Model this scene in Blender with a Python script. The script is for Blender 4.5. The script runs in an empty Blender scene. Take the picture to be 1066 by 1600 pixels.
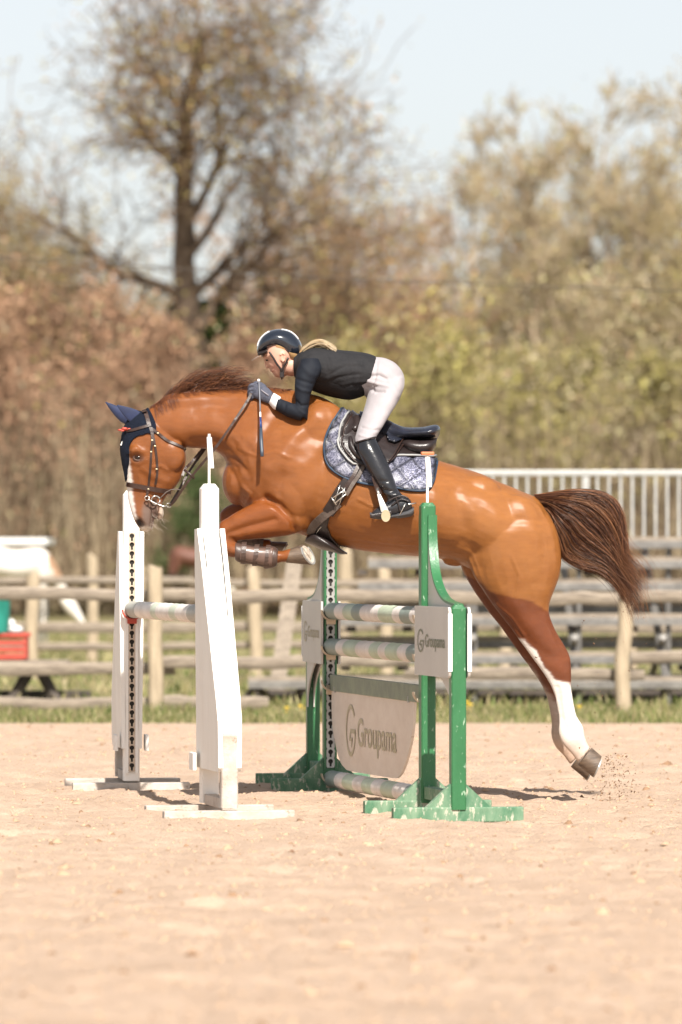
import bpy, math, random
import numpy as np
from mathutils import Vector, Matrix
from mathutils.bvhtree import BVHTree
R = math.radians
random.seed(7); RNG = np.random.default_rng(7)
SC = bpy.context.scene
COL = SC.collection

# ------------------------------------------------------------------ camera, sky, sun
F, D0, CH, HX, HY = 8889.0, 28.6, 1.23, 533.0, 870.0     # focal length in photo pixels, horse distance, eye height, horizon point
cam = bpy.data.cameras.new('camera'); camo = bpy.data.objects.new('camera', cam); COL.objects.link(camo)
camo.location = (0, 0, CH); camo.rotation_euler = (R(90), 0, 0)
cam.sensor_fit = 'VERTICAL'; cam.sensor_height = 36; cam.sensor_width = 24; cam.lens = 36 * F / 1600
cam.shift_y = (HY - 800) / 1600; cam.clip_start = 0.5; cam.clip_end = 5000
cam.dof.use_dof = True; cam.dof.focus_distance = D0 - .25; cam.dof.aperture_fstop = 3.1
SC.camera = camo
SUN_EL, SUN_AZ = R(46), R(10)            # behind the camera, a little to its right
wd = bpy.data.worlds.new('World'); SC.world = wd; wd.use_nodes = True
nt = wd.node_tree; bg = nt.nodes['Background']
sky = nt.nodes.new('ShaderNodeTexSky'); sky.sky_type = 'NISHITA'; sky.sun_disc = False
sky.sun_elevation = SUN_EL; sky.sun_rotation = math.pi - SUN_AZ
sky.air_density = 0.9; sky.dust_density = 1.1; sky.ozone_density = 0.6
hs = nt.nodes.new('ShaderNodeHueSaturation'); hs.inputs['Saturation'].default_value = 0.32      # thin milky spring sky
nt.links.new(sky.outputs[0], hs.inputs['Color']); nt.links.new(hs.outputs[0], bg.inputs[0]); bg.inputs[1].default_value = 0.084
sl = bpy.data.lights.new('sun', 'SUN'); sl.energy = 5.0; sl.angle = R(0.5); sl.color = (1, .94, .85)
so = bpy.data.objects.new('sun', sl); COL.objects.link(so); so.location = (6, -10, 20)
sd = Vector((math.sin(SUN_AZ) * math.cos(SUN_EL), -math.cos(SUN_AZ) * math.cos(SUN_EL), math.sin(SUN_EL)))
so.rotation_euler = sd.to_track_quat('Z', 'Y').to_euler()
SC.view_settings.view_transform = 'Standard'; SC.view_settings.look = 'None'
SC.view_settings.gamma = 1; SC.view_settings.exposure = 0.72
SC.cycles.use_denoising = True
SC.cycles.max_bounces = 6; SC.cycles.transparent_max_bounces = 8

# ------------------------------------------------------------------ helpers
def W(px, py, d):
    return Vector(((px - HX) / F * d, d, CH - (py - HY) / F * d))
def H(px, py, off=0.0):
    return W(px, py, D0 + off)
def tag(o, label=None, cat=None, group=None, kind=None):
    if label: o['label'] = label
    if cat: o['category'] = cat
    if group: o['group'] = group
    if kind: o['kind'] = kind
    return o
def empty(name, loc, rz=0.0, **k):
    o = bpy.data.objects.new(name, None); COL.objects.link(o)
    o.location = loc; o.rotation_euler = (0, 0, rz); o.empty_display_size = .1
    return tag(o, **k)
def chain(o):
    M = Matrix.Identity(4)
    while o is not None:
        M = Matrix.LocRotScale(o.location, o.rotation_euler, o.scale) @ M
        o = o.parent
    return M
def link_mesh(name, me, m, parent=None, smooth=True):
    o = bpy.data.objects.new(name, me); COL.objects.link(o)
    if m is not None: me.materials.append(m)
    if parent is not None: o.parent = parent
    if smooth: me.polygons.foreach_set('use_smooth', [True] * len(me.polygons))
    return o
def mesh_np(name, V, Fs, m, parent=None, world=True, col=None, smooth=True, base=True):
    """V (N,3); Fs (M,3|4) array or list of such arrays; col (N,3)"""
    V = np.asarray(V, dtype=np.float64)
    if world and parent is not None:
        Mi = np.array(chain(parent).inverted()); V = V @ Mi[:3, :3].T + Mi[:3, 3]
    loc = None
    if parent is None and base and len(V):
        mn, mx = V.min(0), V.max(0); loc = np.array([(mn[0] + mx[0]) / 2, (mn[1] + mx[1]) / 2, mn[2]]); V = V - loc
    if isinstance(Fs, np.ndarray): Fs = [Fs]
    me = bpy.data.meshes.new(name)
    me.vertices.add(len(V)); me.vertices.foreach_set('co', V.astype(np.float32).ravel())
    li = np.concatenate([f.ravel() for f in Fs if len(f)]).astype(np.int32)
    tot = np.concatenate([np.full(len(f), f.shape[1]) for f in Fs if len(f)]).astype(np.int32)
    st = np.concatenate([[0], np.cumsum(tot)[:-1]]).astype(np.int32)
    me.loops.add(len(li)); me.loops.foreach_set('vertex_index', li)
    me.polygons.add(len(tot)); me.polygons.foreach_set('loop_start', st); me.polygons.foreach_set('loop_total', tot)
    me.update(calc_edges=True); me.validate()
    if col is not None: set_col(me, col)
    o = link_mesh(name, me, m, parent, smooth)
    if loc is not None: o.location = loc
    return o
def set_col(me, col):
    a = me.color_attributes.new('Col', 'FLOAT_COLOR', 'POINT')
    c = np.ones((len(col), 4), dtype=np.float32); c[:, :3] = col
    a.data.foreach_set('color', c.ravel())

class MB:
    """collects shapes into one mesh"""
    def __init__(s): s.v = []; s.f = []
    def add(s, vs, fs):
        n = len(s.v); s.v += [Vector(v) for v in vs]; s.f += [tuple(i + n for i in f) for f in fs]; return s
    def box(s, c, size, M=None, bev=0.0):
        x, y, z = [k / 2 for k in size]; c = Vector(c)
        if bev <= 0:
            vs = [Vector((a * x, b * y, d * z)) for a in (-1, 1) for b in (-1, 1) for d in (-1, 1)]
            fs = [(0, 1, 3, 2), (4, 6, 7, 5), (0, 4, 5, 1), (2, 3, 7, 6), (0, 2, 6, 4), (1, 5, 7, 3)]
        else:
            import bmesh
            bm = bmesh.new(); bmesh.ops.create_cube(bm, size=1)
            for v in bm.verts: v.co = Vector((v.co.x * 2 * x, v.co.y * 2 * y, v.co.z * 2 * z))
            bmesh.ops.bevel(bm, geom=list(bm.edges), offset=bev, segments=2, affect='EDGES', profile=.6)
            bm.verts.ensure_lookup_table(); vs = [v.co.copy() for v in bm.verts]; fs = [tuple(v.index for v in f.verts) for f in bm.faces]; bm.free()
        if M is not None: vs = [M @ v for v in vs]
        return s.add([v + c for v in vs], fs)
    def tube(s, pts, rad, n=8, cap=True, flat=1.0):
        pts = [Vector(p) for p in pts]
        if not hasattr(rad, '__len__'): rad = [rad] * len(pts)
        vs = []; up = None
        for i, p in enumerate(pts):
            d = (pts[min(i + 1, len(pts) - 1)] - pts[max(i - 1, 0)]).normalized()
            if up is None: up = Vector((0, 1, 0)) if abs(d.y) < .9 else Vector((0, 0, 1))
            a = (up - d * up.dot(d)); a = a.normalized() if a.length > 1e-6 else d.orthogonal().normalized()
            up = a; b = d.cross(a)
            for k in range(n):
                t = 2 * math.pi * k / n
                vs.append(p + (a * math.cos(t) * flat + b * math.sin(t)) * rad[i])
        fs = [(i * n + k, i * n + (k + 1) % n, (i + 1) * n + (k + 1) % n, (i + 1) * n + k) for i in range(len(pts) - 1) for k in range(n)]
        if cap: fs += [tuple(range(n))[::-1], tuple(range((len(pts) - 1) * n, len(pts) * n))]
        return s.add(vs, fs)
    def rings(s, rs, cap=True):
        n = len(rs[0]); vs = [p for r in rs for p in r]
        fs = [(i * n + k, i * n + (k + 1) % n, (i + 1) * n + (k + 1) % n, (i + 1) * n + k) for i in range(len(rs) - 1) for k in range(n)]
        if cap: fs += [tuple(range(n))[::-1], tuple(range((len(rs) - 1) * n, len(rs) * n))]
        return s.add(vs, fs)
    def prism(s, poly, O, u, v, w, th):
        """poly in (u,v), thickness th along w (centred)"""
        O, u, v, w = Vector(O), Vector(u), Vector(v), Vector(w); n = len(poly)
        vs = [O + u * a + v * b - w * (th / 2) for a, b in poly] + [O + u * a + v * b + w * (th / 2) for a, b in poly]
        fs = [tuple(range(n))[::-1], tuple(range(n, 2 * n))] + [(i, (i + 1) % n, n + (i + 1) % n, n + i) for i in range(n)]
        return s.add(vs, fs)
    def ball(s, c, r, n=12, sc=(1, 1, 1)):
        c = Vector(c); rs = []
        for i in range(1, n):
            t = math.pi * i / n
            rs.append([c + Vector((r * math.sin(t) * math.cos(2 * math.pi * k / n) * sc[0], r * math.sin(t) * math.sin(2 * math.pi * k / n) * sc[1], -r * math.cos(t) * sc[2])) for k in range(n)])
        return s.rings(rs)
    def build(s, name, m, parent=None, world=True, smooth=False, col=None, base=True):
        V = [v.copy() for v in s.v]
        if world and parent is not None:
            Mi = chain(parent).inverted(); V = [Mi @ v for v in V]
        loc = None
        if parent is None and base:
            xs = [v.x for v in V]; ys = [v.y for v in V]; zs = [v.z for v in V]
            loc = Vector(((min(xs) + max(xs)) / 2, (min(ys) + max(ys)) / 2, min(zs))); V = [v - loc for v in V]
        me = bpy.data.meshes.new(name); me.from_pydata(V, [], s.f); me.update()
        if col is not None: set_col(me, np.array(col))
        import bmesh
        bm = bmesh.new(); bm.from_mesh(me); bmesh.ops.recalc_face_normals(bm, faces=bm.faces); bm.to_mesh(me); bm.free()
        if smooth == 'auto':
            o = link_mesh(name, me, m, parent, True); me.set_sharp_from_angle(angle=R(35))
        else: o = link_mesh(name, me, m, parent, smooth)
        if loc is not None: o.location = loc
        return o

def crom(P, k):
    """Catmull-Rom resampling of rows, k steps per span"""
    P = np.asarray(P, dtype=float); n = len(P)
    if n < 3: return np.array([P[0] + (P[-1] - P[0]) * t for t in np.linspace(0, 1, k + 1)])
    out = []
    for i in range(n - 1):
        p0, p1, p2, p3 = P[max(i - 1, 0)], P[i], P[i + 1], P[min(i + 2, n - 1)]
        for j in range(k):
            t = j / k
            out.append(.5 * (2 * p1 + (p2 - p0) * t + (2 * p0 - 5 * p1 + 4 * p2 - p3) * t * t + (3 * p1 - p0 - 3 * p2 + p3) * t ** 3))
    out.append(P[-1]); return np.array(out)
def loft(mb, secs, k=5, n=28):
    """secs: (tx,ty,bx,by,halfwidth,off,egg) in photo pixels + metres -> closed tube"""
    S = crom([list(s) + [0] * (7 - len(s)) for s in secs], k); rs = []
    for tx, ty, bx, by, hw, off, egg in S:
        T, B = H(tx, ty, off), H(bx, by, off); c = (T + B) / 2; a = (T - B) / 2
        rs.append([c + a * math.cos(2 * math.pi * j / n) + Vector((0, hw * math.sin(2 * math.pi * j / n) * (1 - egg * math.cos(2 * math.pi * j / n)), 0)) for j in range(n)])
    return mb.rings(rs)
def remesh(mb, voxel, smooth=2):
    me = bpy.data.meshes.new('tmp'); me.from_pydata(mb.v, [], mb.f); me.update()
    import bmesh
    bm = bmesh.new(); bm.from_mesh(me); bmesh.ops.recalc_face_normals(bm, faces=bm.faces); bm.to_mesh(me); bm.free()
    o = bpy.data.objects.new('tmp', me); COL.objects.link(o)
    md = o.modifiers.new('r', 'REMESH'); md.mode = 'VOXEL'; md.voxel_size = voxel
    dg = bpy.context.evaluated_depsgraph_get(); e = o.evaluated_get(dg); m2 = bpy.data.meshes.new_from_object(e)
    V = np.empty(len(m2.vertices) * 3); m2.vertices.foreach_get('co', V); V = V.reshape(-1, 3)
    Q = np.array([list(p.vertices) for p in m2.polygons if len(p.vertices) == 4])
    bpy.data.objects.remove(o); bpy.data.meshes.remove(me); bpy.data.meshes.remove(m2)
    return lap(V, Q, smooth), Q
def lap(V, Q, it, w=.5):
    E = np.concatenate([Q[:, [0, 1]], Q[:, [1, 2]], Q[:, [2, 3]], Q[:, [3, 0]]]); n = len(V)
    a = np.concatenate([E[:, 0], E[:, 1]]); b = np.concatenate([E[:, 1], E[:, 0]])
    c = np.bincount(a, minlength=n).clip(1)
    for i in range(it):
        for ww in ((w, -w * .9) if it > 1 else (w,)):
            S = np.stack([np.bincount(a, weights=V[b, k], minlength=n) for k in range(3)], 1) / c[:, None]
            V = V + (S - V) * ww
    return V
def vnorm(V, Q):
    N = np.cross(V[Q[:, 2]] - V[Q[:, 0]], V[Q[:, 3]] - V[Q[:, 1]]); o = np.zeros_like(V)
    for k in range(4):
        for j in range(3): o[:, j] += np.bincount(Q[:, k], weights=N[:, j], minlength=len(V))
    return o / np.linalg.norm(o, axis=1, keepdims=True).clip(1e-9)
def proj(V):
    V = np.asarray(V); return np.stack([HX + V[:, 0] * F / V[:, 1], HY + (CH - V[:, 2]) * F / V[:, 1]], 1)
def seg_dist(P, path):
    """distance of points P(N,2) to polyline"""
    d = np.full(len(P), 1e9); path = np.asarray(path, float)
    if len(path) == 1: return np.hypot(*(P - path[0]).T)
    for a, b in zip(path[:-1], path[1:]):
        ab = b - a; t = (((P - a) @ ab) / (ab @ ab)).clip(0, 1)
        d = np.minimum(d, np.hypot(*(P - a - t[:, None] * ab).T))
    return d
def inside(P, poly):
    poly = np.asarray(poly, float); c = np.zeros(len(P), bool)
    for a, b in zip(poly, np.roll(poly, -1, 0)):
        m = ((a[1] > P[:, 1]) != (b[1] > P[:, 1]))
        with np.errstate(divide='ignore', invalid='ignore'):
            c ^= m & (P[:, 0] < (b[0] - a[0]) * (P[:, 1] - a[1]) / (b[1] - a[1]) + a[0])
    return c
def vnoise(P, s, seed=0, oct=3):
    """cheap smooth pseudo-noise -1..1 from summed sines"""
    r = np.random.default_rng(seed); out = np.zeros(len(P)); amp = 1; tot = 0
    for o in range(oct):
        for k in range(5):
            d = r.normal(size=P.shape[1]); d /= np.linalg.norm(d)
            out += amp * np.sin(P @ d * s * (2 ** o) * r.uniform(.7, 1.4) + r.uniform(0, 6.28)); tot += amp
        amp *= .55
    return out / tot * 1.8
def strands(P, rad, cols=None, n=3):
    """P (S,K,3) paths, rad (S,K) -> V,F,col"""
    S, K, _ = P.shape
    T = np.gradient(P, axis=1); T /= np.linalg.norm(T, axis=2, keepdims=True).clip(1e-9)
    ref = np.array([.3, 1, .2]); A = np.cross(T, ref); A /= np.linalg.norm(A, axis=2, keepdims=True).clip(1e-9); B = np.cross(T, A)
    ang = 2 * np.pi * np.arange(n) / n
    V = P[:, :, None, :] + rad[:, :, None, None] * (A[:, :, None, :] * np.cos(ang)[:, None] + B[:, :, None, :] * np.sin(ang)[:, None])
    idx = np.arange(S * K * n).reshape(S, K, n); nx = np.roll(idx, -1, 2)
    Q = np.stack([idx[:, :-1], nx[:, :-1], nx[:, 1:], idx[:, 1:]], -1).reshape(-1, 4)
    C = None if cols is None else np.repeat(cols, K * n, 0)
    return V.reshape(-1, 3), Q, C

# ------------------------------------------------------------------ materials
def mat(name, c1, c2=None, rough=.6, scale=8, bump=0.0, bscale=40, spec=.5, metal=0, attr=False, coat=0, stretch=(1, 1, 1), gen=False, det=6, c3=None, s3=2, sheen=0, contrast=(.35, .65), rvar=0, c4=None, s4=30, t4=.68):
    m = bpy.data.materials.new(name); m.use_nodes = True; t = m.node_tree; N, L = t.nodes, t.links
    p = N['Principled BSDF']; p.inputs['Roughness'].default_value = rough; p.inputs['Metallic'].default_value = metal
    p.inputs['Specular IOR Level'].default_value = spec
    if coat: p.inputs['Coat Weight'].default_value = coat; p.inputs['Coat Roughness'].default_value = .15 if coat > .5 else .34
    if sheen: p.inputs['Sheen Weight'].default_value = sheen; p.inputs['Sheen Roughness'].default_value = .4
    tc = N.new('ShaderNodeTexCoord'); mp = N.new('ShaderNodeMapping'); mp.inputs['Scale'].default_value = stretch
    L.new(tc.outputs['Object'], mp.inputs[0])
    def noise(sc, d=det):
        n = N.new('ShaderNodeTexNoise'); n.inputs['Scale'].default_value = sc; n.inputs['Detail'].default_value = d; n.inputs['Roughness'].default_value = .65
        L.new(mp.outputs[0], n.inputs[0]); return n
    def ramp(src, a, b):
        r = N.new('ShaderNodeMapRange'); r.inputs['From Min'].default_value = a; r.inputs['From Max'].default_value = b; L.new(src, r.inputs[0]); return r.outputs[0]
    def mix(f, A, B, mode='MIX'):
        x = N.new('ShaderNodeMix'); x.data_type = 'RGBA'; x.blend_type = mode
        if isinstance(f, float): x.inputs[0].default_value = f
        else: L.new(f, x.inputs[0])
        for s, i in ((A, 6), (B, 7)):
            if isinstance(s, tuple): x.inputs[i].default_value = (*s[:3], 1)
            else: L.new(s, x.inputs[i])
        return x.outputs[2]
    n1 = noise(scale); f1 = ramp(n1.outputs[0], *contrast)
    c2 = c2 or tuple(k * .75 for k in c1)
    if attr:
        at = N.new('ShaderNodeAttribute'); at.attribute_name = 'Col'
        out = mix(1.0, at.outputs['Color'], mix(f1, c1, c2), 'MULTIPLY')
    else: out = mix(f1, c1, c2)
    if c3: out = mix(ramp(noise(s3).outputs[0], .45, .62), out, c3)
    if c4: out = mix(ramp(noise(s4).outputs[0], t4, t4 + .05), out, c4)
    L.new(out, p.inputs['Base Color'])
    if rvar: L.new(ramp(noise(scale * 1.7).outputs[0], .3, .7), (mr := N.new('ShaderNodeMapRange')).inputs[0]); mr.inputs['To Min'].default_value = rough - rvar; mr.inputs['To Max'].default_value = rough + rvar; L.new(mr.outputs[0], p.inputs['Roughness'])
    if bump:
        b = N.new('ShaderNodeBump'); b.inputs['Strength'].default_value = min(1, bump); b.inputs['Distance'].default_value = .01 * max(1, bump)
        L.new(noise(bscale, 8).outputs[0], b.inputs['Height']); L.new(b.outputs[0], p.inputs['Normal'])
    return m
M = {}
M['sand'] = mat('sand', (.57, .422, .318), (.48, .348, .256), rough=.95, scale=2.2, bump=1.8, bscale=70, spec=.2, c4=(.42, .295, .21), s4=42, t4=.615)
M['field'] = mat('field', (.15, .155, .06), (.27, .215, .125), rough=.95, scale=.9, bump=1, bscale=20, spec=.1)
M['wood'] = mat('wood', (.35, .29, .225), (.17, .135, .105), rough=.8, scale=5, stretch=(1, 8, 8), bump=.5, bscale=30, c4=(.16, .11, .08), s4=9, t4=.66)
M['woodv'] = mat('woodv', (.50, .40, .28), (.33, .26, .18), rough=.8, scale=5, stretch=(8, 8, 1), bump=.5, bscale=30, c4=(.16, .11, .08), s4=9, t4=.7)
M['wood_dark_or_shade'] = mat('wood_dark_or_shade', (.055, .045, .04), (.10, .08, .065), rough=.85, scale=8)  # dark timber, also the colour of the painted shade in the stand
M['steel'] = mat('steel', (.27, .255, .235), (.16, .15, .14), rough=.45, metal=.35, scale=10)
M['steel_rail'] = mat('steel_rail', (.52, .52, .50), (.42, .42, .41), rough=.4, metal=.3, scale=12)
M['white_paint'] = mat('white_paint', (.86, .84, .80), (.78, .75, .70), rough=.45, scale=5, bump=.25, bscale=60, stretch=(1, 1, .35), c4=(.45, .33, .24), s4=16, t4=.69)
M['white_foot'] = mat('white_foot', (.56, .51, .46), (.42, .35, .29), rough=.7, scale=9, bump=.5, bscale=60, c4=(.33, .25, .19), s4=20, t4=.60)
M['green_paint'] = mat('green_paint', (.024, .125, .046), (.042, .170, .070), rough=.35, scale=5, bump=.25, bscale=60, stretch=(1, 1, .35), c4=(.34, .46, .34), s4=60, t4=.625)
M['green_foot'] = mat('green_foot', (.040, .15, .075), (.19, .29, .19), rough=.7, scale=9, bump=.5, bscale=60, stretch=(1, 1, .4), c4=(.42, .42, .33), s4=45, t4=.56)
M['board'] = mat('board', (.60, .57, .54), (.55, .52, .49), rough=.4, scale=3, bump=.05)
M['board_white'] = mat('board_white', (.82, .82, .81), (.76, .76, .75), rough=.4, scale=3)
M['banner'] = mat('banner', (.76, .67, .58), (.68, .58, .49), rough=.55, scale=4, stretch=(1, 1, 2), bump=.1, c4=(.42, .28, .19), s4=14, t4=.68)
M['letter'] = mat('letter', (.21, .23, .16), (.30, .30, .22), rough=.6, scale=8)
M['letter_faded'] = mat('letter_faded', (.44, .40, .26), (.54, .48, .35), rough=.7, scale=8)
M['galv'] = mat('galv', (.46, .46, .44), (.34, .34, .33), rough=.4, metal=.4, scale=12)
M['strip_tan'] = mat('strip_tan', (.62, .51, .40), (.48, .38, .29), rough=.5, scale=14, c4=(.35, .2, .12), s4=20, t4=.66)
M['hole'] = mat('hole', (.02, .018, .015), (.035, .03, .025), rough=.9)
M['plank'] = mat('plank', (.27, .31, .22), (.20, .23, .18), rough=.7, scale=8, stretch=(1, 1, 1), bump=.4, c4=(.45, .42, .33), s4=20, t4=.68)
M['pole'] = mat('pole', (1, 1, 1), (.82, .80, .78), attr=True, rough=.55, scale=9, bump=.4, bscale=50, c4=(.42, .33, .24), s4=14, t4=.66)
M['red'] = mat('red', (.50, .08, .05), (.40, .06, .04), rough=.5)
M['orange'] = mat('orange', (.62, .20, .08), (.52, .16, .07), rough=.5)
M['plastic_white'] = mat('plastic_white', (.75, .74, .72), (.66, .65, .63), rough=.5)
M['cup'] = mat('cup', (.62, .50, .36), (.5, .42, .32), rough=.5, metal=.2)
# ------------------------------------------------------------------ setting: ground, arena, grass
def fnoise2(X, Y, s, seed, oct=4):
    """value noise on a lattice, smooth"""
    out = np.zeros(X.shape); amp = 1; tot = 0
    for o in range(oct):
        r = np.random.default_rng(seed + o * 17); G = r.random((256, 256))
        x = X * s * 2 ** o + 1000; y = Y * s * 2 ** o + 1000
        xi = np.floor(x).astype(int); yi = np.floor(y).astype(int); fx = x - xi; fy = y - yi
        fx = fx * fx * (3 - 2 * fx); fy = fy * fy * (3 - 2 * fy)
        g = lambda a, b: G[a % 256, b % 256]
        out += amp * (g(xi, yi) * (1 - fx) * (1 - fy) + g(xi + 1, yi) * fx * (1 - fy) + g(xi, yi + 1) * (1 - fx) * fy + g(xi + 1, yi + 1) * fx * fy)
        tot += amp; amp *= .5
    return out / tot
def sheet(name, xs, ys, zf, m):
    X, Y = np.meshgrid(xs, ys); Z = zf(X, Y); nx, ny = len(xs), len(ys)
    V = np.stack([X, Y, Z], -1).reshape(-1, 3); I = np.arange(nx * ny).reshape(ny, nx)
    Q = np.stack([I[:-1, :-1], I[:-1, 1:], I[1:, 1:], I[1:, :-1]], -1).reshape(-1, 4)
    return mesh_np(name, V, Q, m, base=False)
ARENA_END = 42.0
xs = np.concatenate([-3.4 - np.geomspace(.05, 40, 40)[::-1], np.arange(-3.4, 3.4, .024), 3.4 + np.geomspace(.05, 40, 40)])
ys = np.concatenate([np.linspace(2, 13, 40)[:-1], np.arange(13, 33, .024), np.arange(33, ARENA_END + .001, .06)])
def sand_z(X, Y):
    h = .030 * (fnoise2(X, Y, 1.1, 3, 3) - .5) + .046 * (fnoise2(X, Y, 4.2, 11, 4) - .5) + .030 * (fnoise2(X, Y, 13, 5, 4) - .5)
    rp = np.random.default_rng(91)
    for _ in range(230):
        cy = rp.uniform(14, 36); cx = rp.uniform(-1, 1) * cy * .085; a = rp.normal(0, .35) + (1.57 if _ % 3 == 0 else 0); s = rp.uniform(.05, .075); dp = rp.uniform(.008, .022)
        dx, dy = X - cx, Y - cy; u = (dx * math.cos(a) + dy * math.sin(a)) / (s * 1.15); v = (-dx * math.sin(a) + dy * math.cos(a)) / s; q = np.sqrt(u * u + v * v)
        h = h - dp / (1 + np.exp(np.clip((q - .9) * 9, -30, 30))) + dp * .75 * np.exp(-((q - 1.25) / .28) ** 2) * (.6 + .5 * u / (q + .2))
    pr = fnoise2(X, Y, 3.1, 77, 2); h -= .022 * np.clip((pr - .62) * 6, 0, 1)       # scuffs and hoof prints
    e = np.clip((ARENA_END - Y) / 1.0, 0, 1)
    return h * e - .0 + .002
tag(sheet('arena', xs, ys, sand_z, M['sand']), kind='structure')
g = MB(); g.add([(-3000, -60, -.07), (3000, -60, -.07), (3000, 4000, -.07), (-3000, 4000, -.07)], [(0, 1, 2, 3)])
tag(g.build('ground', M['field'], base=False), kind='structure')
# field beyond the arena, slightly uneven
xs2 = np.linspace(-45, 45, 120); ys2 = np.linspace(ARENA_END, 190, 200)
tag(sheet('meadow', xs2, ys2, lambda X, Y: .05 * (fnoise2(X, Y, .25, 9, 4) - .5) * np.clip((Y - ARENA_END) / 3, 0, 1) - .0, M['field']), kind='structure')

def scatter_clods(n, name, m, label, mu=-4.75, sg=.45, sd=3):
    r = np.random.default_rng(sd); y = 13 + (r.random(n) ** .8) * 28.5; x = r.uniform(-1, 1, n) * 533 / F * y * 1.25; z = sand_z(x, y); s = r.lognormal(mu, sg, n)
    a = np.arange(6) / 6 * 6.283; rr = s[:, None] * r.uniform(.55, 1.3, (n, 6)); an = r.uniform(0, 6.28, (n, 1)) + a; el = r.uniform(.5, 1.6, (n, 1))
    ring = np.stack([x[:, None] + rr * np.cos(an) * 1.3, y[:, None] + rr * np.sin(an) * el, z[:, None] - .003 + r.uniform(0, .25, (n, 6)) * s[:, None]], -1)
    mid = np.stack([x[:, None] + .6 * rr * np.cos(an + .4), y[:, None] + .6 * rr * np.sin(an + .4) * el, z[:, None] + s[:, None] * r.uniform(.35, .9, (n, 6))], -1)
    top = np.stack([x, y, z + s * r.uniform(.5, 1.1, n)], -1)[:, None]
    V = np.concatenate([ring, mid, top], 1).reshape(-1, 3); b = np.arange(n)[:, None, None] * 13; k = np.arange(6)
    Q = (np.stack([k, (k + 1) % 6, 6 + (k + 1) % 6, 6 + k], -1)[None] + b).reshape(-1, 4); T = (np.stack([6 + k, 6 + (k + 1) % 6, k * 0 + 12], -1)[None] + b).reshape(-1, 3)
    return tag(mesh_np(name, V, [Q, T], m, smooth=False, base=False), kind='stuff', label=label, cat='clods')
M['clod'] = mat('clod', (.31, .19, .11), (.19, .11, .065), rough=.95, scale=3)
M['clod_pale'] = mat('clod_pale', (.48, .335, .225), (.40, .27, .175), rough=.95, scale=3)
scatter_clods(3000, 'sand_clod', M['clod'], 'small dark clods and chips scattered over the pale arena sand', -5.45, .55)
scatter_clods(16000, 'sand_crumb', M['clod_pale'], 'countless pale crumbs of sand lying on the raked arena surface', -5.4, .5, 8)
# sand kicked up by the hind hooves
r_ = np.random.default_rng(5); vs = []; fs = []
for i in range(850):
    u = r_.random() ** 1.4; p = H(957 + r_.normal(0, 12 + 20 * (1 - u)), 1264 - 85 * u ** 1.5 + r_.normal(0, 3), r_.normal(0, .10))
    if i < 150: p = H(r_.uniform(830, 1010), r_.uniform(950, 1250), r_.normal(0, .25))
    s = r_.uniform(.0012, .0046); k = len(vs)
    for t in range(4): vs.append(p + Vector(r_.normal(0, s, 3)))
    fs += [(k, k + 1, k + 2), (k, k + 2, k + 3), (k, k + 3, k + 1), (k + 1, k + 3, k + 2)]
tag(mesh_np('sand_spray', np.array([list(v) for v in vs]), np.array(fs), M['clod'], smooth=False), kind='stuff', label='grains of sand kicked up behind the hind hooves', cat='sand spray')

M['grass'] = mat('grass', (1, 1, 1), (.8, .85, .7), attr=True, rough=.7, scale=3, spec=.2)
def grass(name, n, y0, y1, h0, h1, w, seed, cols, label, dens=None, xr=1.3):
    r = np.random.default_rng(seed); Y = y0 + (y1 - y0) * r.random(n); X = r.uniform(-1, 1, n) * (533 / F * Y * xr)
    if dens is not None: k = fnoise2(X, Y, *dens) > r.uniform(.25, .62, n); X, Y = X[k], Y[k]; n = len(X)
    h = r.uniform(h0, h1, n) * (.5 + fnoise2(X, Y, 1.3, seed + 5, 2)); a = r.uniform(0, 6.28, n); lean = r.normal(0, .35, (n, 2)) * h[:, None]
    b = np.stack([X, Y, np.full(n, -.03)], 1); d = np.stack([np.cos(a), np.sin(a) * .3, a * 0], 1) * w
    top = b + np.concatenate([lean, h[:, None]], 1); mid = (b + top) / 2 + np.concatenate([-lean * .15, h[:, None] * .08], 1)
    V = np.stack([b - d, b + d, mid + d * .8, mid - d * .8, top], 1).reshape(-1, 3); i = np.arange(n)[:, None] * 5
    Q = (i + np.array([0, 1, 2, 3])); T = (i + np.array([3, 2, 4]))
    c = np.array(cols)[r.integers(0, len(cols), n)] * r.uniform(.75, 1.25, (n, 1)); C = np.repeat(c, 5, 0)
    return tag(mesh_np(name, V, [Q, T], M['grass'], col=C, smooth=False, base=False), kind='stuff', label=label, cat='grass')
GR = [(.11, .135, .04), (.16, .17, .06), (.27, .22, .125), (.08, .10, .03), (.24, .21, .10), (.30, .25, .15)]
grass('grass', 26000, ARENA_END - .12, 45.6, .03, .12, .006, 21, GR, 'rough green grass along the far edge of the arena', (1.2, 4))
grass('grass', 30000, 45.6, 100, .04, .14, .014, 22, GR + [(.3, .26, .14)], 'short grass of the paddock beyond the fence', (.4, 14))
# dandelions
fl = MB(); r = random.Random(4)
for px, py in ((735, 1101), (729, 1097), (470, 1103), (476, 1108), (448, 1106), (905, 1104)):
    p = W(px, py, 44.2); fl.ball(p, .022, 6, (1, 1, .5)); fl.tube([(p.x, p.y, -.03), p], .004, 4)
M['yellow'] = mat('yellow', (.70, .50, .05), (.6, .4, .03), rough=.7)
tag(fl.build('dandelion', M['yellow']), kind='stuff', label='yellow dandelion flowers in the grass strip', cat='flowers')

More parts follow.
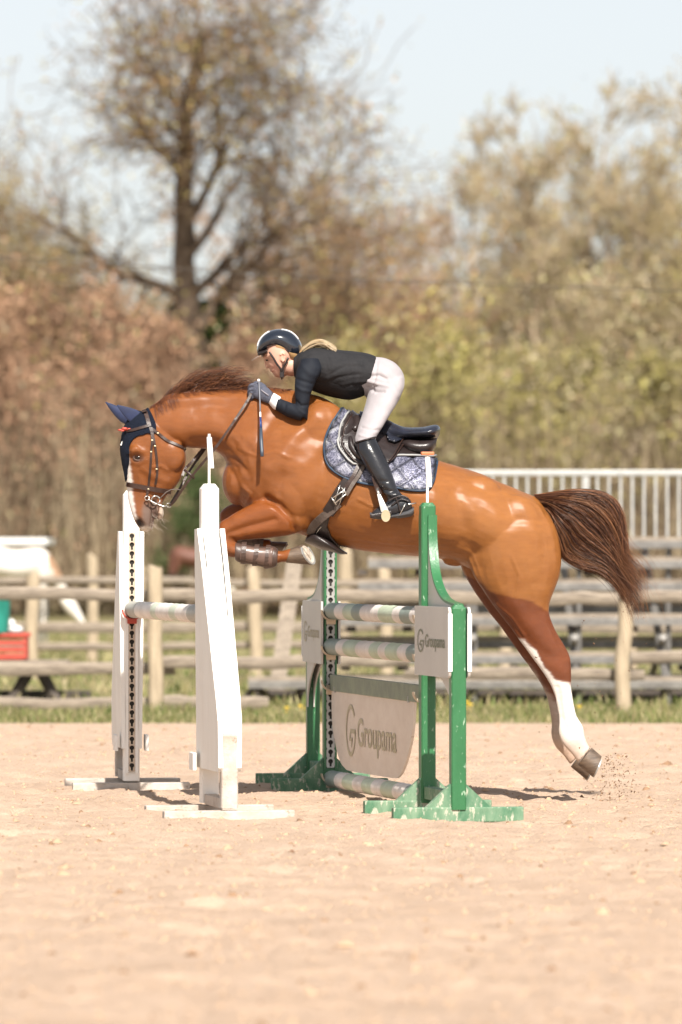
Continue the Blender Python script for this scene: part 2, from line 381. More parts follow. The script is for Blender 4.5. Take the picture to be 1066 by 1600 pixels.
# ------------------------------------------------------------------ fences
def log(mb, a, b, r, seed=0, n=9):
    rr = random.Random(seed); a, b = Vector(a), Vector(b); k = 9
    pts = [a.lerp(b, i / k) + Vector((0, 0, rr.uniform(-.012, .012))) for i in range(k + 1)]
    rs = []
    for p in pts:                                       # rough-sawn half-round rail: flat back, broad weathered face
        h = r * rr.uniform(.92, 1.06); j = rr.uniform(-.006, .006)
        rs.append([p + Vector((0, y * .8 + j, z * h)) for y, z in ((.035, -.98), (.035, .98), (-.012, 1.0), (-.036, .62), (-.040, .1), (-.036, -.5), (-.012, -1.0))])
    return mb.rings(rs)
def post(mb, px, ytop, ybot, d, wpx, seed=0):
    p = W(px, 870, d); z1 = CH - (ytop - HY) / F * d; rr = wpx / 2 / F * d
    rs = random.Random(seed); pts = [(p.x + rs.uniform(-.006, .006) * i, p.y, z) for i, z in enumerate(np.linspace(-.25, z1 - .008, 6))] + [(p.x, p.y, z1)]
    return mb.tube(pts, [rr * 1.04, rr * 1.02, rr, rr, rr * .98, rr, rr * .86], 12)
fr = empty('arena_fence', (0, 45.3, 0), label='round-rail timber fence closing the arena right behind the grass strip', cat='fence')
for i, (px, yt) in enumerate([(-489, 890), (243, 885), (975, 938), (1707, 930)]):
    mb = MB(); post(mb, px, yt, 1112, 45.2, 24, i); mb.build('post', M['woodv'], fr, smooth='auto')
def rail(x0, y0, x1, y1, d, th, root, seed, dy=.0):
    mb = MB(); log(mb, W(x0, y0, d + dy), W(x1, y1, d + dy), th / 2 / F * d, seed); return mb.build('rail', M['wood'], root, smooth='auto')
for a in [(-520, 925, 262, 929, 1), (238, 931, 700, 931, 2), (690, 934, 968, 935, 3), (982, 930, 1740, 934, 4), (-500, 1040, 273, 1046, 5), (255, 1036, 640, 1032, 6), (632, 1049, 1007, 1054, 7), (986, 1027, 1740, 1034, 8), (-510, 1098, 250, 1100, 9), (238, 1096, 420, 1098, 10)]:
    rail(*a[:4], 45.35, 20, fr, a[4], .06 * (a[4] % 2))
f2 = empty('paddock_fence', (0, 57, 0), label='greyer post and rail fence standing across the paddock further back', cat='fence')
for i, px in enumerate([-330, -140, 50, 215, 400, 605, 790, 985, 1190]):
    mb = MB(); post(mb, px, 888 if px != 50 else 897, 1060, 57, 21, 40 + i); mb.build('post', M['woodv'], f2, smooth='auto')
for k, (ya, yb, th) in enumerate([(908, 911, 12), (980, 979, 17), (1010, 1008, 12)]):
    rail(-400, ya, 300, ya, 57, th, f2, 60 + k, .1); rail(290, yb, 1250, yb + 2, 57, th, f2, 70 + k, .18)
mb = MB(); a, b = W(460, 880, 49.5), W(428, 1062, 48.6)
mb.tube([(b.x, b.y, -.1), a], .068, 4, flat=.35); tag(mb.build('leaning_board', M['wood']), 'pale bare board leaning against the paddock fence', 'board')
mb = MB(); post(mb, 145, 868, 960, 66, 17, 90); tag(mb.build('fence_post', M['woodv']), 'lone weathered post standing in front of the paddock trees', 'post')
mb = MB(); post(mb, 537, 862, 960, 60, 22, 91); tag(mb.build('fence_post', M['woodv']), 'pale post seen between the green striped post and the spectator stand', 'post')
mb = MB(); post(mb, 205, 865, 960, 68, 12, 92); tag(mb.build('fence_post', M['woodv']), 'thin grey post just right of the far white jump stand', 'post')

# ------------------------------------------------------------------ spectator stand
st = empty('spectator_stand', (2.6, 50, 0), label='tiered grey steel and plank spectator stand behind the fence with a barred railing', cat='grandstand')
X1 = 1560
def bar(x0, y0, x1, d, hpx, dep, name, m, dz=0):
    a, b = W(x0, y0, d), W(x1, y0, d); h = hpx / F * d
    mb = MB(); mb.box(((a.x + b.x) / 2, d, a.z + dz), (b.x - a.x, dep, h), bev=.004); return mb.build(name, m, st)
tiers = [(1070, 47.4, 388), (1031, 48.1, 500), (971, 48.8, 520), (917, 49.5, 560), (882, 50.2, 575), (851, 50.9, 640)]
for k, (py, d, x0) in enumerate(tiers):
    bar(x0, py, X1, d, 12, .05, 'beam', M['steel'])
    p = W(x0, py - 9, d); q = W(X1, py, d)
    mb = MB(); mb.box(((p.x + q.x) / 2, d + .14, p.z), (q.x - p.x, .30, .035), bev=.004); mb.build('seat_plank', M['wood'], st)
    if k < 5:
        mb = MB(); z = p.z - .20; mb.box(((p.x + q.x) / 2, d + .5, z), (q.x - p.x - .1, .24, .035)); mb.build('foot_plank', M['wood'], st)
        mb = MB(); mb.box(((p.x + q.x) / 2, d + .40, z - .05), (q.x - p.x - .1, .04, .06)); mb.build('beam', M['steel'], st)
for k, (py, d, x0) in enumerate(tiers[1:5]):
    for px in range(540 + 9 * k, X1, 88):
        p = W(px, py + 12, d + .05); mb = MB(); mb.box((p.x, d + .08, p.z), (.085, .05, .05)); mb.build('bracket_or_gap_shade', M['wood_dark_or_shade'], st)  # dark blocks stand in for the shade in gaps between the boards
for k, px in enumerate([520, 742, 905, 1045, 1210, 1400]):
    mb = MB()
    for py, d, x0 in tiers:
        if px > x0:
            p = W(px, py, d); mb.tube([(p.x, d + .06, -.02), (p.x, d + .06, p.z)], .026, 6)
    if px > 640:
        a = W(px, 1070, 47.4); mb.tube([(a.x, 47.5, .1), (a.x, 51.2, 1.3)], .035, 6); mb.tube([(a.x, 51.0, -.02), (a.x, 48.2, .55)], .03, 6)
    mb.build('strut', M['steel'], st)
mb = MB(); a, b = W(388, 1102, 47.9), W(X1, 1102, 47.9); mb.box(((a.x + b.x) / 2, 47.9, .055), (b.x - a.x, .12, .11)); mb.build('shade_band', M['wood_dark_or_shade'], st)  # dark strip standing in for the shadow under the lowest tier
mb = MB()
for px in (395, 470):
    a = W(px, 1080, 47.6); mb.tube([(a.x - .1, 47.5, 0), (a.x + .06, 47.5, a.z + .08)], .03, 5); mb.tube([(a.x + .2, 47.6, 0), (a.x + .0, 47.6, a.z + .06)], .03, 5)
mb.build('bench_leg', M['wood_dark_or_shade'], st)
rl = MB(); d = 51.4; a, b = W(690, 739, d), W(X1, 739, d); rl.box(((a.x + b.x) / 2, d, a.z), (b.x - a.x, .05, .05), bev=.006)
a, b = W(690, 846, d), W(X1, 846, d); rl.box(((a.x + b.x) / 2, d, a.z), (b.x - a.x, .05, .045), bev=.006)
railing = rl.build('railing', M['steel_rail'], st)
px = 697; i = 0
while px < X1:
    wid = .062 if i % 12 == 0 else .021
    p, q = W(px, 744, d), W(px, 843, d); mb = MB(); mb.box((p.x, d, (p.z + q.z) / 2), (wid, .028, p.z - q.z)); mb.build('baluster', M['steel_rail'], railing)
    px += 18.2; i += 1

# ------------------------------------------------------------------ bench, crate, bucket on the left
bt = empty('picnic_bench', (W(20, 1040, 48).x, 48, 0), label='low grey plank bench on dark splayed legs at the left edge', cat='bench')
a, b = W(-150, 1036, 48), W(108, 1036, 48)
for k in range(3):
    mb = MB(); mb.box(((a.x + b.x) / 2, 47.75 + .24 * k, a.z), (b.x - a.x, .22, .045), bev=.006); mb.build('plank', M['wood'], bt)
for s in (-100, 55):
    c = W(s, 1036, 48).x
    for t in (-1, 1):
        mb = MB(); mb.tube([(c + .22 * t, 47.8, -.05), (c + .03 * t, 48, a.z - .03)], .05, 4); mb.build('leg', M['wood_dark_or_shade'], bt)
mb = MB(); q = W(-120, 1090, 48.1); q2 = W(140, 1090, 48.1); mb.box(((q.x + q2.x) / 2, 48.25, .06), (q2.x - q.x, .2, .07)); mb.build('foot_rail', M['wood_dark_or_shade'], bt)
def crate(name, x0, y0, x1, y1, d, m, **k):
    a, b = W(x0, y0, d), W(x1, y1, d); mb = MB(); w, h = b.x - a.x, a.z - b.z; cx = (a.x + b.x) / 2
    zc = b.z
    for sx in (-1, 1):
        mb.box((cx + sx * (w / 2 - .012), d, zc + h / 2), (.024, .34, h))
    for sy in (-1, 1):
        for j in range(4): mb.box((cx, d + sy * .165, zc + h * (.12 + .25 * j)), (w, .02, h * .17), bev=.003)
    mb.box((cx, d, zc + .01), (w, .34, .02)); mb.box((cx, d - .17, zc + h - .02), (w + .03, .035, .03), bev=.004); mb.box((cx, d + .17, zc + h - .02), (w + .03, .035, .03), bev=.004)
    return tag(mb.build(name, m), **k)
crate('crate', -30, 988, 44, 1030, 48, M['red'], label='red slatted crate standing on the bench at the left edge', cat='crate')
M['teal'] = mat('teal', (.02, .22, .17), (.03, .28, .22), rough=.5)
mb = MB(); p = W(-12, 962, 47.9); zt, zb = W(0, 936, 47.9).z, W(0, 990, 47.9).z
mb.tube([(p.x, 47.9, zb), (p.x, 47.9, zb + .01), (p.x - .0, 47.9, (zt + zb) / 2), (p.x - .01, 47.9, zt - .02), (p.x - .01, 47.9, zt)], [.12, .135, .15, .165, .175], 18); 
tag(mb.build('bucket', M['teal'], smooth='auto'), 'teal green bucket standing on the red crate', 'bucket')
mb = MB(); p = W(24, 984, 48.05); mb.ball(p, .055, 8, (1.3, 1, .7)); mb.ball(p + Vector((-.04, 0, .05)), .05, 8, (.9, 1, .9))
tag(mb.build('cloth', M['plastic_white'], smooth=True), 'crumpled white cloth lying on the red crate', 'cloth')
# shelter roof
sh = empty('field_shelter', (W(10, 846, 76).x, 76, 0), label='low open shelter with a flat white roof behind the pale pony', cat='shelter')
a, b = W(-260, 846, 76), W(74, 846, 76); mb = MB(); mb.box(((a.x + b.x) / 2, 77, a.z), (b.x - a.x, 2.0, .085), bev=.01); mb.build('roof', M['board_white'], sh)
for px in (-240, -90, 60):
    for yy in (76.2, 77.8): mb = MB(); p = W(px, 846, 76); mb.tube([(p.x, yy, 0), (p.x, yy, p.z - .04)], .03, 6); mb.build('post', M['steel'], sh)

# ------------------------------------------------------------------ grazing horses far off
M['far_coat'] = mat('far_coat', (1, 1, 1), (.88, .86, .82), attr=True, rough=.6, scale=3)
def grazer(x0, ytop, s, d, facing, cfun, label, cat, neck_down=True):
    """grazing horse; s = px per unit of 100 design px, facing +1 = head to the right"""
    def P(u, v): return (x0 + facing * u * s, ytop + v * s)
    dd = d - D0
    def L(mb, secs):
        S = []
        for t, b, hw, off in secs: T, B = P(*t), P(*b); S.append((*T, *B, hw * s, dd + off * s, 0))
        return loft(mb, S, 4, 20)
    mb = MB()
    L(mb, [((-52, 12), (-50, 30), .06, 0), ((-46, 4), (-44, 42), .20, 0), ((-30, 0), (-28, 50), .27, 0), ((0, 6), (0, 56), .30, 0), ((25, 4), (25, 54), .27, 0), ((42, 4), (42, 48), .20, 0), ((52, 12), (50, 40), .10, 0)])
    L(mb, [((36, 6), (36, 44), .17, 0), ((54, 14), (46, 46), .13, 0), ((68, 36), (54, 54), .10, 0), ((78, 62), (66, 70), .085, 0), ((84, 80), (72, 84), .075, 0)])
    L(mb, [((80, 74), (66, 80), .08, 0), ((92, 84), (76, 98), .09, 0), ((100, 100), (88, 108), .06, 0), ((106, 114), (98, 118), .055, 0), ((108, 120), (102, 122), .03, 0)])
    for off in (-.13, .13):
        L(mb, [((36, 30), (52, 30), .08, off), ((38, 60), (49, 60), .055, off), ((40, 80), (47, 80), .04, off), ((41, 108), (46, 108), .028, off), ((40, 122), (48, 122), .04, off)])
        L(mb, [((-50, 22), (-22, 26), .12, off), ((-48, 48), (-28, 50), .09, off), ((-50, 68), (-40, 70), .05, off), ((-54, 80), (-45, 80), .045, off), ((-51, 108), (-46, 108), .028, off), ((-52, 122), (-43, 122), .04, off)])
    L(mb, [((-52, 8), (-48, 14), .05, 0), ((-60, 30), (-52, 30), .07, 0), ((-60, 70), (-52, 70), .06, 0), ((-58, 95), (-54, 95), .02, 0)])
    V, Q = remesh(mb, .035 * max(s, .5), 2)
    pp = proj(V); U = np.stack([(pp[:, 0] - x0) / s * facing, (pp[:, 1] - ytop) / s], 1)
    root = empty('grazing_horse', (float(V[:, 0].mean()), d, 0), label=label, cat=cat)
    mesh_np('body', V, Q, M['far_coat'], root, col=cfun(U))
def pinto(U):
    c = np.tile(np.array([.80, .74, .68]), (len(U), 1)); c[(seg_dist(U, [(66, 22), (74, 40)]) < 16)] = (.38, .23, .14); c[seg_dist(U, [(-40, 70), (-40, 60)]) < 8] = (.5, .3, .15); return c
def bay(U):
    c = np.tile(np.array([.14, .055, .035]), (len(U), 1)); c[U[:, 0] > 84] = (.75, .70, .62); c[(U[:, 1] > 70)] = (.06, .04, .03); c[(seg_dist(U, [(84, 80), (100, 112)]) < 12)] = (.75, .7, .62); return c
grazer(22, 852, 1.05, 69, 1, pinto, 'white pony with a brown neck patch grazing beyond the rails at far left', 'pony')
grazer(301, 853, .62, 80, 1, bay, 'dark brown horse grazing far off between the two white jump stands', 'horse')
# overhead cable
mb = MB(); pts = [W(-900, 372, 60)] + [W(x, 402 + 34 * ((x - 0) / 533) - 0 if x < 533 else 436 + 19 * ((x - 533) / 533), 60) for x in range(-300, 1700, 100)]
mb.tube([p for p in pts], .0065, 5); tag(mb.build('overhead_cable', M['wood_dark_or_shade'], smooth=True), 'thin dark overhead cable crossing in front of the trees', 'cable')
# ------------------------------------------------------------------ trees
M['bark'] = mat('bark', (.12, .085, .06), (.20, .145, .10), rough=.95, scale=3, stretch=(1, 1, .3), bump=.8, bscale=12)
M['bark_pale'] = mat('bark_pale', (.42, .32, .22), (.28, .21, .14), rough=.95, scale=3, stretch=(1, 1, .3))
M['twig'] = mat('twig', (1, 1, 1), (.8, .8, .8), attr=True, rough=.9, scale=1, spec=.15)
def seg_mesh(S, n):
    """S rows: p0(3) p1(3) r0 r1 -> V,Q prisms"""
    S = np.asarray(S); k = len(S); d = S[:, 3:6] - S[:, :3]; d /= np.linalg.norm(d, axis=1, keepdims=True).clip(1e-9)
    ref = np.where(np.abs(d[:, 2:3]) > .9, [[1., 0, 0]], [[0., 0, 1]]); a = np.cross(d, ref); a /= np.linalg.norm(a, axis=1, keepdims=True); b = np.cross(d, a)
    t = 2 * np.pi * np.arange(n) / n; ring = a[:, None] * np.cos(t)[None, :, None] + b[:, None] * np.sin(t)[None, :, None]
    V = np.concatenate([S[:, None, :3] + ring * S[:, 6, None, None], S[:, None, 3:6] + ring * S[:, 7, None, None]], 1).reshape(-1, 3)
    i = np.arange(k)[:, None, None] * 2 * n; j = np.arange(n); q = np.stack([j, (j + 1) % n, n + (j + 1) % n, n + j], -1)[None] + i
    return V, q.reshape(-1, 4)
def leaves(P, size, r, flat=.6):
    n = len(P); a = r.normal(size=(n, 3)); a /= np.linalg.norm(a, axis=1, keepdims=True); b = np.cross(a, r.normal(size=(n, 3))); b /= np.linalg.norm(b, axis=1, keepdims=True)
    s = size * r.uniform(.6, 1.4, (n, 1)); V = np.stack([P - a * s, P - b * s * flat, P + a * s, P + b * s * flat], 1).reshape(-1, 3)
    return V, np.arange(4 * n).reshape(-1, 4)
def make_tree(name, seed, height, r0, kind, tw, lf, lfd, first=.25, spread=1.0, label='', cat='tree', group=None):
    """kind: 'broad' | 'slim' | 'bush'; tw twig colour, lf list of leaf colours, lfd leaves per twig tip"""
    r = random.Random(seed); big = []; fine = []; tips = []
    ang = {'broad': 50, 'slim': 24, 'bush': 30}[kind]
    def grow(p, d, L, rad, lev):
        n = max(3, int(L / (.9 if lev == 0 else .45))) if lev < 3 else 2; seg = L / n; rr = rad
        maxlev = 4
        for i in range(n):
            d = (d + Vector((r.gauss(0, 1), r.gauss(0, 1), r.gauss(0, 1) + (.25 if kind != 'broad' else .08))) * (.06 if lev == 0 else .20)).normalized()
            q = p + d * seg; r1 = rad * (1 - (i + 1) / n * (.72 if lev == 0 else .85))
            (big if lev <= 1 else fine).append((*p, *q, rr, r1)); p = q; rr = r1
            f = (i + 1) / n
            if lev < maxlev and f >= (first if lev == 0 else .15):
                nb = [2 if kind == 'broad' else 2, 2, 2, 2, 0][lev] if lev < 3 else 1
                if lev == 0 and kind == 'bush': nb = 3
                for _ in range(nb):
                    if r.random() < .12: continue
                    az = r.uniform(0, 6.283); an = R(ang * r.uniform(.6, 1.4)); o = d.orthogonal().normalized(); o = Matrix.Rotation(az, 3, d) @ o
                    nd = (d * math.cos(an) + o * math.sin(an)).normalized()
                    cl = [height * .30 * spread * (1.25 - .8 * f), L * .55, L * .6, .5 * L + .15, 0][lev] * r.uniform(.7, 1.25)
                    grow(p, nd, cl, max(rr * [.5, .55, .6, .6, 0][lev], .004), lev + 1)
        if lev >= 2: tips.append(p)
    grow(Vector((0, 0, -.2)), Vector((r.gauss(0, .03), r.gauss(0, .03), 1)), height * (.93 if kind != 'broad' else .85), r0, 0)
    rg = np.random.default_rng(seed); T = np.array([list(t) for t in tips]); F_ = np.array(fine)
    z = T[:, 2].max(); sc = height / z
    V1, Q1 = seg_mesh(np.array(big), 7); F_[:, 6:] = np.maximum(F_[:, 6:], .011); V2, Q2 = seg_mesh(F_, 3)
    C2 = np.tile(np.array(tw), (len(V2), 1)) * np.repeat(rg.uniform(.8, 1.2, (len(F_), 1)), 6, 0)
    nl = int(len(T) * lfd * 2.4); P = T[rg.integers(0, len(T), nl)] + rg.normal(0, .16, (nl, 3)); V3, Q3 = leaves(P, .050, rg)
    blot = vnoise(P, 1.1, seed, 2)[:, None]; lc = np.array(lf)[rg.integers(0, len(lf), nl)] * (1 + .22 * blot).clip(.5, 1.5) * rg.uniform(.8, 1.2, (nl, 1))
    C2 = C2 * 1.45; lc = (lc * 1.42).clip(0, .8)
    me1 = (V1 * sc, Q1); V = np.concatenate([V2, V3]) * sc; Q = [Q2, Q3 + len(V2)]; C = np.concatenate([C2, np.repeat(lc, 4, 0)])
    root = empty(name, (0, 0, 0), label=label, cat=cat, group=group)
    mesh_np('trunk', me1[0], me1[1], M['bark'] if kind != 'slim' else M['bark_pale'], root)
    mesh_np('crown', V, Q, M['twig'], root, col=C, smooth=False)
    return root
def place(root, px, d, rz=0, s=1.0, first=False, label=None, mir=1, sz=None):
    if first: o = root
    else:
        o = root.copy(); COL.objects.link(o)
        for ch in root.children: c = ch.copy(); COL.objects.link(c); c.parent = o
    p = W(px, 870, d); o.location = (p.x, d, 0); o.rotation_euler = (0, 0, R(rz)); o.scale = (s, s, sz or s)
    if label: o['label'] = label
    return o
COP = [(.32, .185, .115), (.26, .155, .10), (.36, .225, .145)]; OLI = [(.25, .22, .085), (.30, .25, .10), (.23, .185, .08)]
TAN = [(.29, .24, .165), (.24, .195, .125), (.27, .245, .135)]; YEL = [(.29, .255, .085), (.25, .225, .08), (.30, .25, .11)]
oak = make_tree('oak_tree', 5, 16.4, .46, 'broad', (.15, .105, .07), [(.28, .23, .085), (.31, .24, .10), (.30, .18, .085)], 1.05, first=.33, spread=1.0,
                label='tall dark-trunked oak rising out of the top of the picture behind the horse head')
place(oak, 312, 128, 20, first=True)
brn = make_tree('broad_tree', 9, 10.6, .24, 'broad', (.30, .18, .10), COP + [(.30, .25, .10), (.30, .25, .13)], 1.25, first=.25, spread=1.25, label='wide brown-leaved tree directly above the rider', group=None)
place(brn, 455, 134, 0, first=True)
olv = make_tree('budding_tree', 14, 10.4, .17, 'slim', (.27, .21, .12), OLI, .6, first=.2, spread=1.0, label='olive budding tree with a pointed top left of the tall oak')
place(olv, 72, 136, 0, first=True)
slm = make_tree('slim_tree', 23, 11, .13, 'slim', (.30, .235, .15), TAN + OLI, .28, first=.15, spread=.55, label='slim tan tree with an isolated pointed top right of centre')
place(slm, 800, 134, 0, first=True, s=.97)
cop = make_tree('copper_tree', 31, 6.5, .10, 'bush', (.22, .15, .10), COP, 2.0, first=.08, spread=1.1, label='copper-leaved low tree behind the horse head')
place(cop, 175, 122, 0, first=True, s=1.12)
yel = make_tree('yellow_shrub', 44, 5.4, .08, 'bush', (.25, .20, .11), YEL, 1.4, first=.05, spread=1.1, label='yellow-green budding shrub right behind the rider')
place(yel, 655, 118, 0, first=True, s=1.05)
for px, d, rz, s, l in [(-30, 138, 70, .92, 'olive budding tree cut by the left edge of the picture'), (1040, 128, 140, 1.0, 'olive budding tree, rightmost and densest on the skyline'), (120, 150, 200, .75, 'smaller olive tree between the pointed left tree and the oak')]:
    place(olv, px, d, rz, s, label=l)
for px, d, rz, s, l in [(880, 130, 80, 1.0, 'slim tan tree, second from the right of the thin skyline row'), (945, 136, 160, 1.0, 'slim tan tree beside the dense olive tree at right'), (1000, 144, 250, 1.1, 'slim tan tree just left of the rightmost dense tree'), (725, 139, 310, .85, 'short slim tree at the left end of the thin skyline row'), (845, 148, 20, .98, 'slim tree standing behind the gap between two skyline trees'), (1090, 138, 200, 1.05, 'slim tan tree cut by the right edge'), (655, 144, 100, .72, 'low slim tree between the brown tree and the skyline row'), (905, 126, 210, .8, 'lower slim tree in front of the thin skyline row'), (1180, 140, 10, 1.0, 'slim tree outside the right edge'), (-160, 140, 10, .9, 'slim tree outside the left edge'), (770, 126, 140, .72, 'lower slim tree above the saddle end')]:
    place(slm, px, d, rz, s, label=l)
for px, d, rz, s, l in [(575, 136, 140, .98, 'smaller brown tree right of the one above the rider'), (-120, 126, 20, .85, 'brown tree at the far left edge'), (380, 146, 250, .62, 'brown tree between the oak and the tree above the rider'), (1250, 130, 50, .9, 'brown tree outside the right edge')]:
    place(brn, px, d, rz, s, label=l)
for px, d, rz, s, l in [(20, 118, 40, 1.05, 'copper-leaved low tree at the left edge'), (95, 126, 90, 1.15, 'copper-leaved low tree, second from the left edge'), (250, 119, 160, 1.0, 'copper-leaved low tree in front of the oak trunk'), (360, 121, 220, .95, 'copper-leaved low tree just right of the oak trunk'), (-80, 120, 10, 1.0, 'copper-leaved low tree outside the left edge'), (430, 124, 300, .9, 'copper-leaved low tree behind the rider helmet')]:
    place(cop, px, d, rz, s, label=l)
for px, d, rz, s, l in [(560, 121, 60, 1.1, 'yellow-green budding shrub above the rider back'), (745, 120, 120, 1.15, 'yellow-green budding shrub right of the rider'), (820, 124, 200, 1.1, 'yellow-green budding shrub above the croup of the horse'), (480, 117, 250, .95, 'yellow-green budding shrub behind the neck of the rider'), (980, 119, 300, 1.05, 'yellow-green budding shrub above the barred railing'), (900, 122, 20, 1.1, 'yellow-green budding shrub above the tail')]:
    place(yel, px, d, rz, s, label=l)
for px, d, rz, s, l in [(30, 131, 10, 1.05, 'olive budding tree between the left edge and the pointed tree'), (175, 142, 300, .9, 'olive budding tree just left of the oak trunk'), (235, 150, 90, .95, 'olive budding tree directly behind the oak trunk'), (-5, 129, 130, 1.08, 'taller olive budding tree half out of the picture at left'), (110, 133, 250, .98, 'olive budding tree just right of the pointed left tree')]:
    place(olv, px, d, rz, s, label=l)
for px, d, rz, s, l in [(520, 130, 210, .93, 'brown tree filling the gap above the rider back'), (640, 147, 30, .72, 'small brown tree behind the yellow shrubs')]:
    place(brn, px, d, rz, s, label=l)
for px, d, rz, s, l in [(700, 133, 45, 1.0, 'slim tree with a thin crown above the gap behind the rider back'), (752, 142, 170, 1.12, 'slim tree just left of the isolated pointed tree'), (625, 140, 260, .98, 'slim tree whose bare top shows over the brown tree'), (860, 137, 130, 1.2, 'tallest slim tree behind the middle of the right skyline'), (930, 129, 290, 1.08, 'slim tree in the foreground of the right skyline'), (1030, 134, 10, 1.18, 'tall slim tree behind the rightmost dense tree'), (1075, 127, 100, 1.12, 'tall slim tree leaning over the right edge')]:
    place(slm, px, d, rz, s, label=l)
for px, d, rz, s, l in [(985, 139, 60, 1.12, 'olive budding tree in the middle of the right skyline'), (815, 150, 210, .98, 'olive budding tree behind the pointed slim tree'), (690, 152, 120, .85, 'olive budding tree low behind the yellow shrubs')]:
    place(olv, px, d, rz, s, label=l)
# ivy on the oak: its own plant
def ivy():
    r = np.random.default_rng(8); c = W(312, 870, 128); n = 12000
    z = r.random(n) ** 1.2 * 7.0; a = r.uniform(0, 6.28, n); w = .38 + .28 * np.sin(z * 1.7) ** 2 + .5 * np.exp(-((z - 1.2) / 1.0) ** 2); rad = w * r.random(n) ** .5 + .12
    P = np.stack([c.x - .02 + rad * np.cos(a), c.y - .15 + rad * np.sin(a), z], 1); V, Q = leaves(P, .06, r, .8)
    C = np.array([(.05, .10, .025), (.09, .16, .04), (.16, .22, .06)])[r.integers(0, 3, n)]
    tag(mesh_np('ivy', V, Q, M['twig'], col=np.repeat(C, 4, 0), smooth=False), 'dark green ivy climbing the trunk of the tall oak', 'ivy')
ivy()
# the mass of twiggy undergrowth
def undergrowth():
    r = np.random.default_rng(12); n = 200000
    d = r.uniform(112, 172, n); px = r.uniform(-900, 1966, n); x = (px - HX) / F * d
    prof = np.interp(px, [-900, 0, 120, 200, 280, 330, 420, 480, 560, 640, 720, 800, 880, 960, 1066, 1966], [8.2, 8.4, 7.8, 6.8, 5.8, 6.2, 7.0, 6.6, 6.6, 7.2, 7.4, 7.2, 7.4, 7.8, 8.2, 8.2])
    hn = fnoise2(x, d, .35, 31, 3); top = prof * (.62 + .62 * hn); z = top * r.random(n) ** .85
    cl = fnoise2(x * 1.2, z * 1.0, 1.0, 55, 3) * .6 + fnoise2(x, d, .8, 56, 2) * .4
    k = cl > r.uniform(.30, .56, n) ; d, px, x, z, cl = d[k], px[k], x[k], z[k], cl[k]; n = len(x)
    P = np.stack([x, d, z], 1)
    pal = {'c': COP, 'y': YEL, 't': TAN, 'o': OLI}
    w_c = np.interp(px, [0, 260, 420, 560], [.72, .6, .35, .05]); w_y = np.interp(px, [380, 520, 740, 900], [.08, .75, .75, .2]); u = r.random(n)
    patch = fnoise2(x, z, .9, 90, 2)
    C = np.array(TAN)[r.integers(0, 3, n)]; C = np.where((u < w_c)[:, None], np.array(COP)[r.integers(0, 3, n)], C); C = np.where(((u > 1 - w_y) & (patch > .40))[:, None], np.array(YEL)[r.integers(0, 3, n)], C)
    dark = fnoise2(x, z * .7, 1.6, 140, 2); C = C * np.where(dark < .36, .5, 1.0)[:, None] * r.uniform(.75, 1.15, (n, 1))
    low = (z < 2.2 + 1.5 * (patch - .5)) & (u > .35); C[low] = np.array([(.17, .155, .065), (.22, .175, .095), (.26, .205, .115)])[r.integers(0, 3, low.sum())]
    V3, Q3 = leaves(P, .056, r, .7)
    m = 42000; d = r.uniform(112, 170, m); px = r.uniform(-700, 1800, m); x = (px - HX) / F * d; h = r.uniform(1, 6.5, m) * (.6 + .5 * fnoise2(x, d, .35, 31, 3)); z0 = r.uniform(0, 1.6, m) * h * .4
    le = r.uniform(.6, 2.4, m); p0 = np.stack([x, d, z0], 1); p1 = p0 + np.stack([r.normal(0, .22, m) * le, r.normal(0, .2, m) * le, le], 1)
    S = np.concatenate([p0, p1, r.uniform(.008, .03, (m, 1)), r.uniform(.004, .012, (m, 1))], 1); V2, Q2 = seg_mesh(S, 3)
    tc = np.array([(.24, .18, .115), (.36, .285, .19), (.13, .09, .06)])[r.integers(0, 3, m)]
    C = C * 1.42; V = np.concatenate([V2, V3]); C = np.concatenate([np.repeat(tc, 6, 0), np.repeat(C, 4, 0)])
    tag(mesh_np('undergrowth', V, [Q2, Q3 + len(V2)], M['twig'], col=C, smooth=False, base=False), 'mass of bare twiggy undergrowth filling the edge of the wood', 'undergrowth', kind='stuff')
undergrowth()
# pale bushes and a dark evergreen bush near the paddock
ev = make_tree('evergreen_bush', 71, 3.4, .08, 'bush', (.12, .12, .06), [(.045, .07, .025), (.07, .095, .035)], 2.4, first=.03, label='dark green bush behind the mouth of the horse')
place(ev, 292, 112, 0, first=True, s=.9)
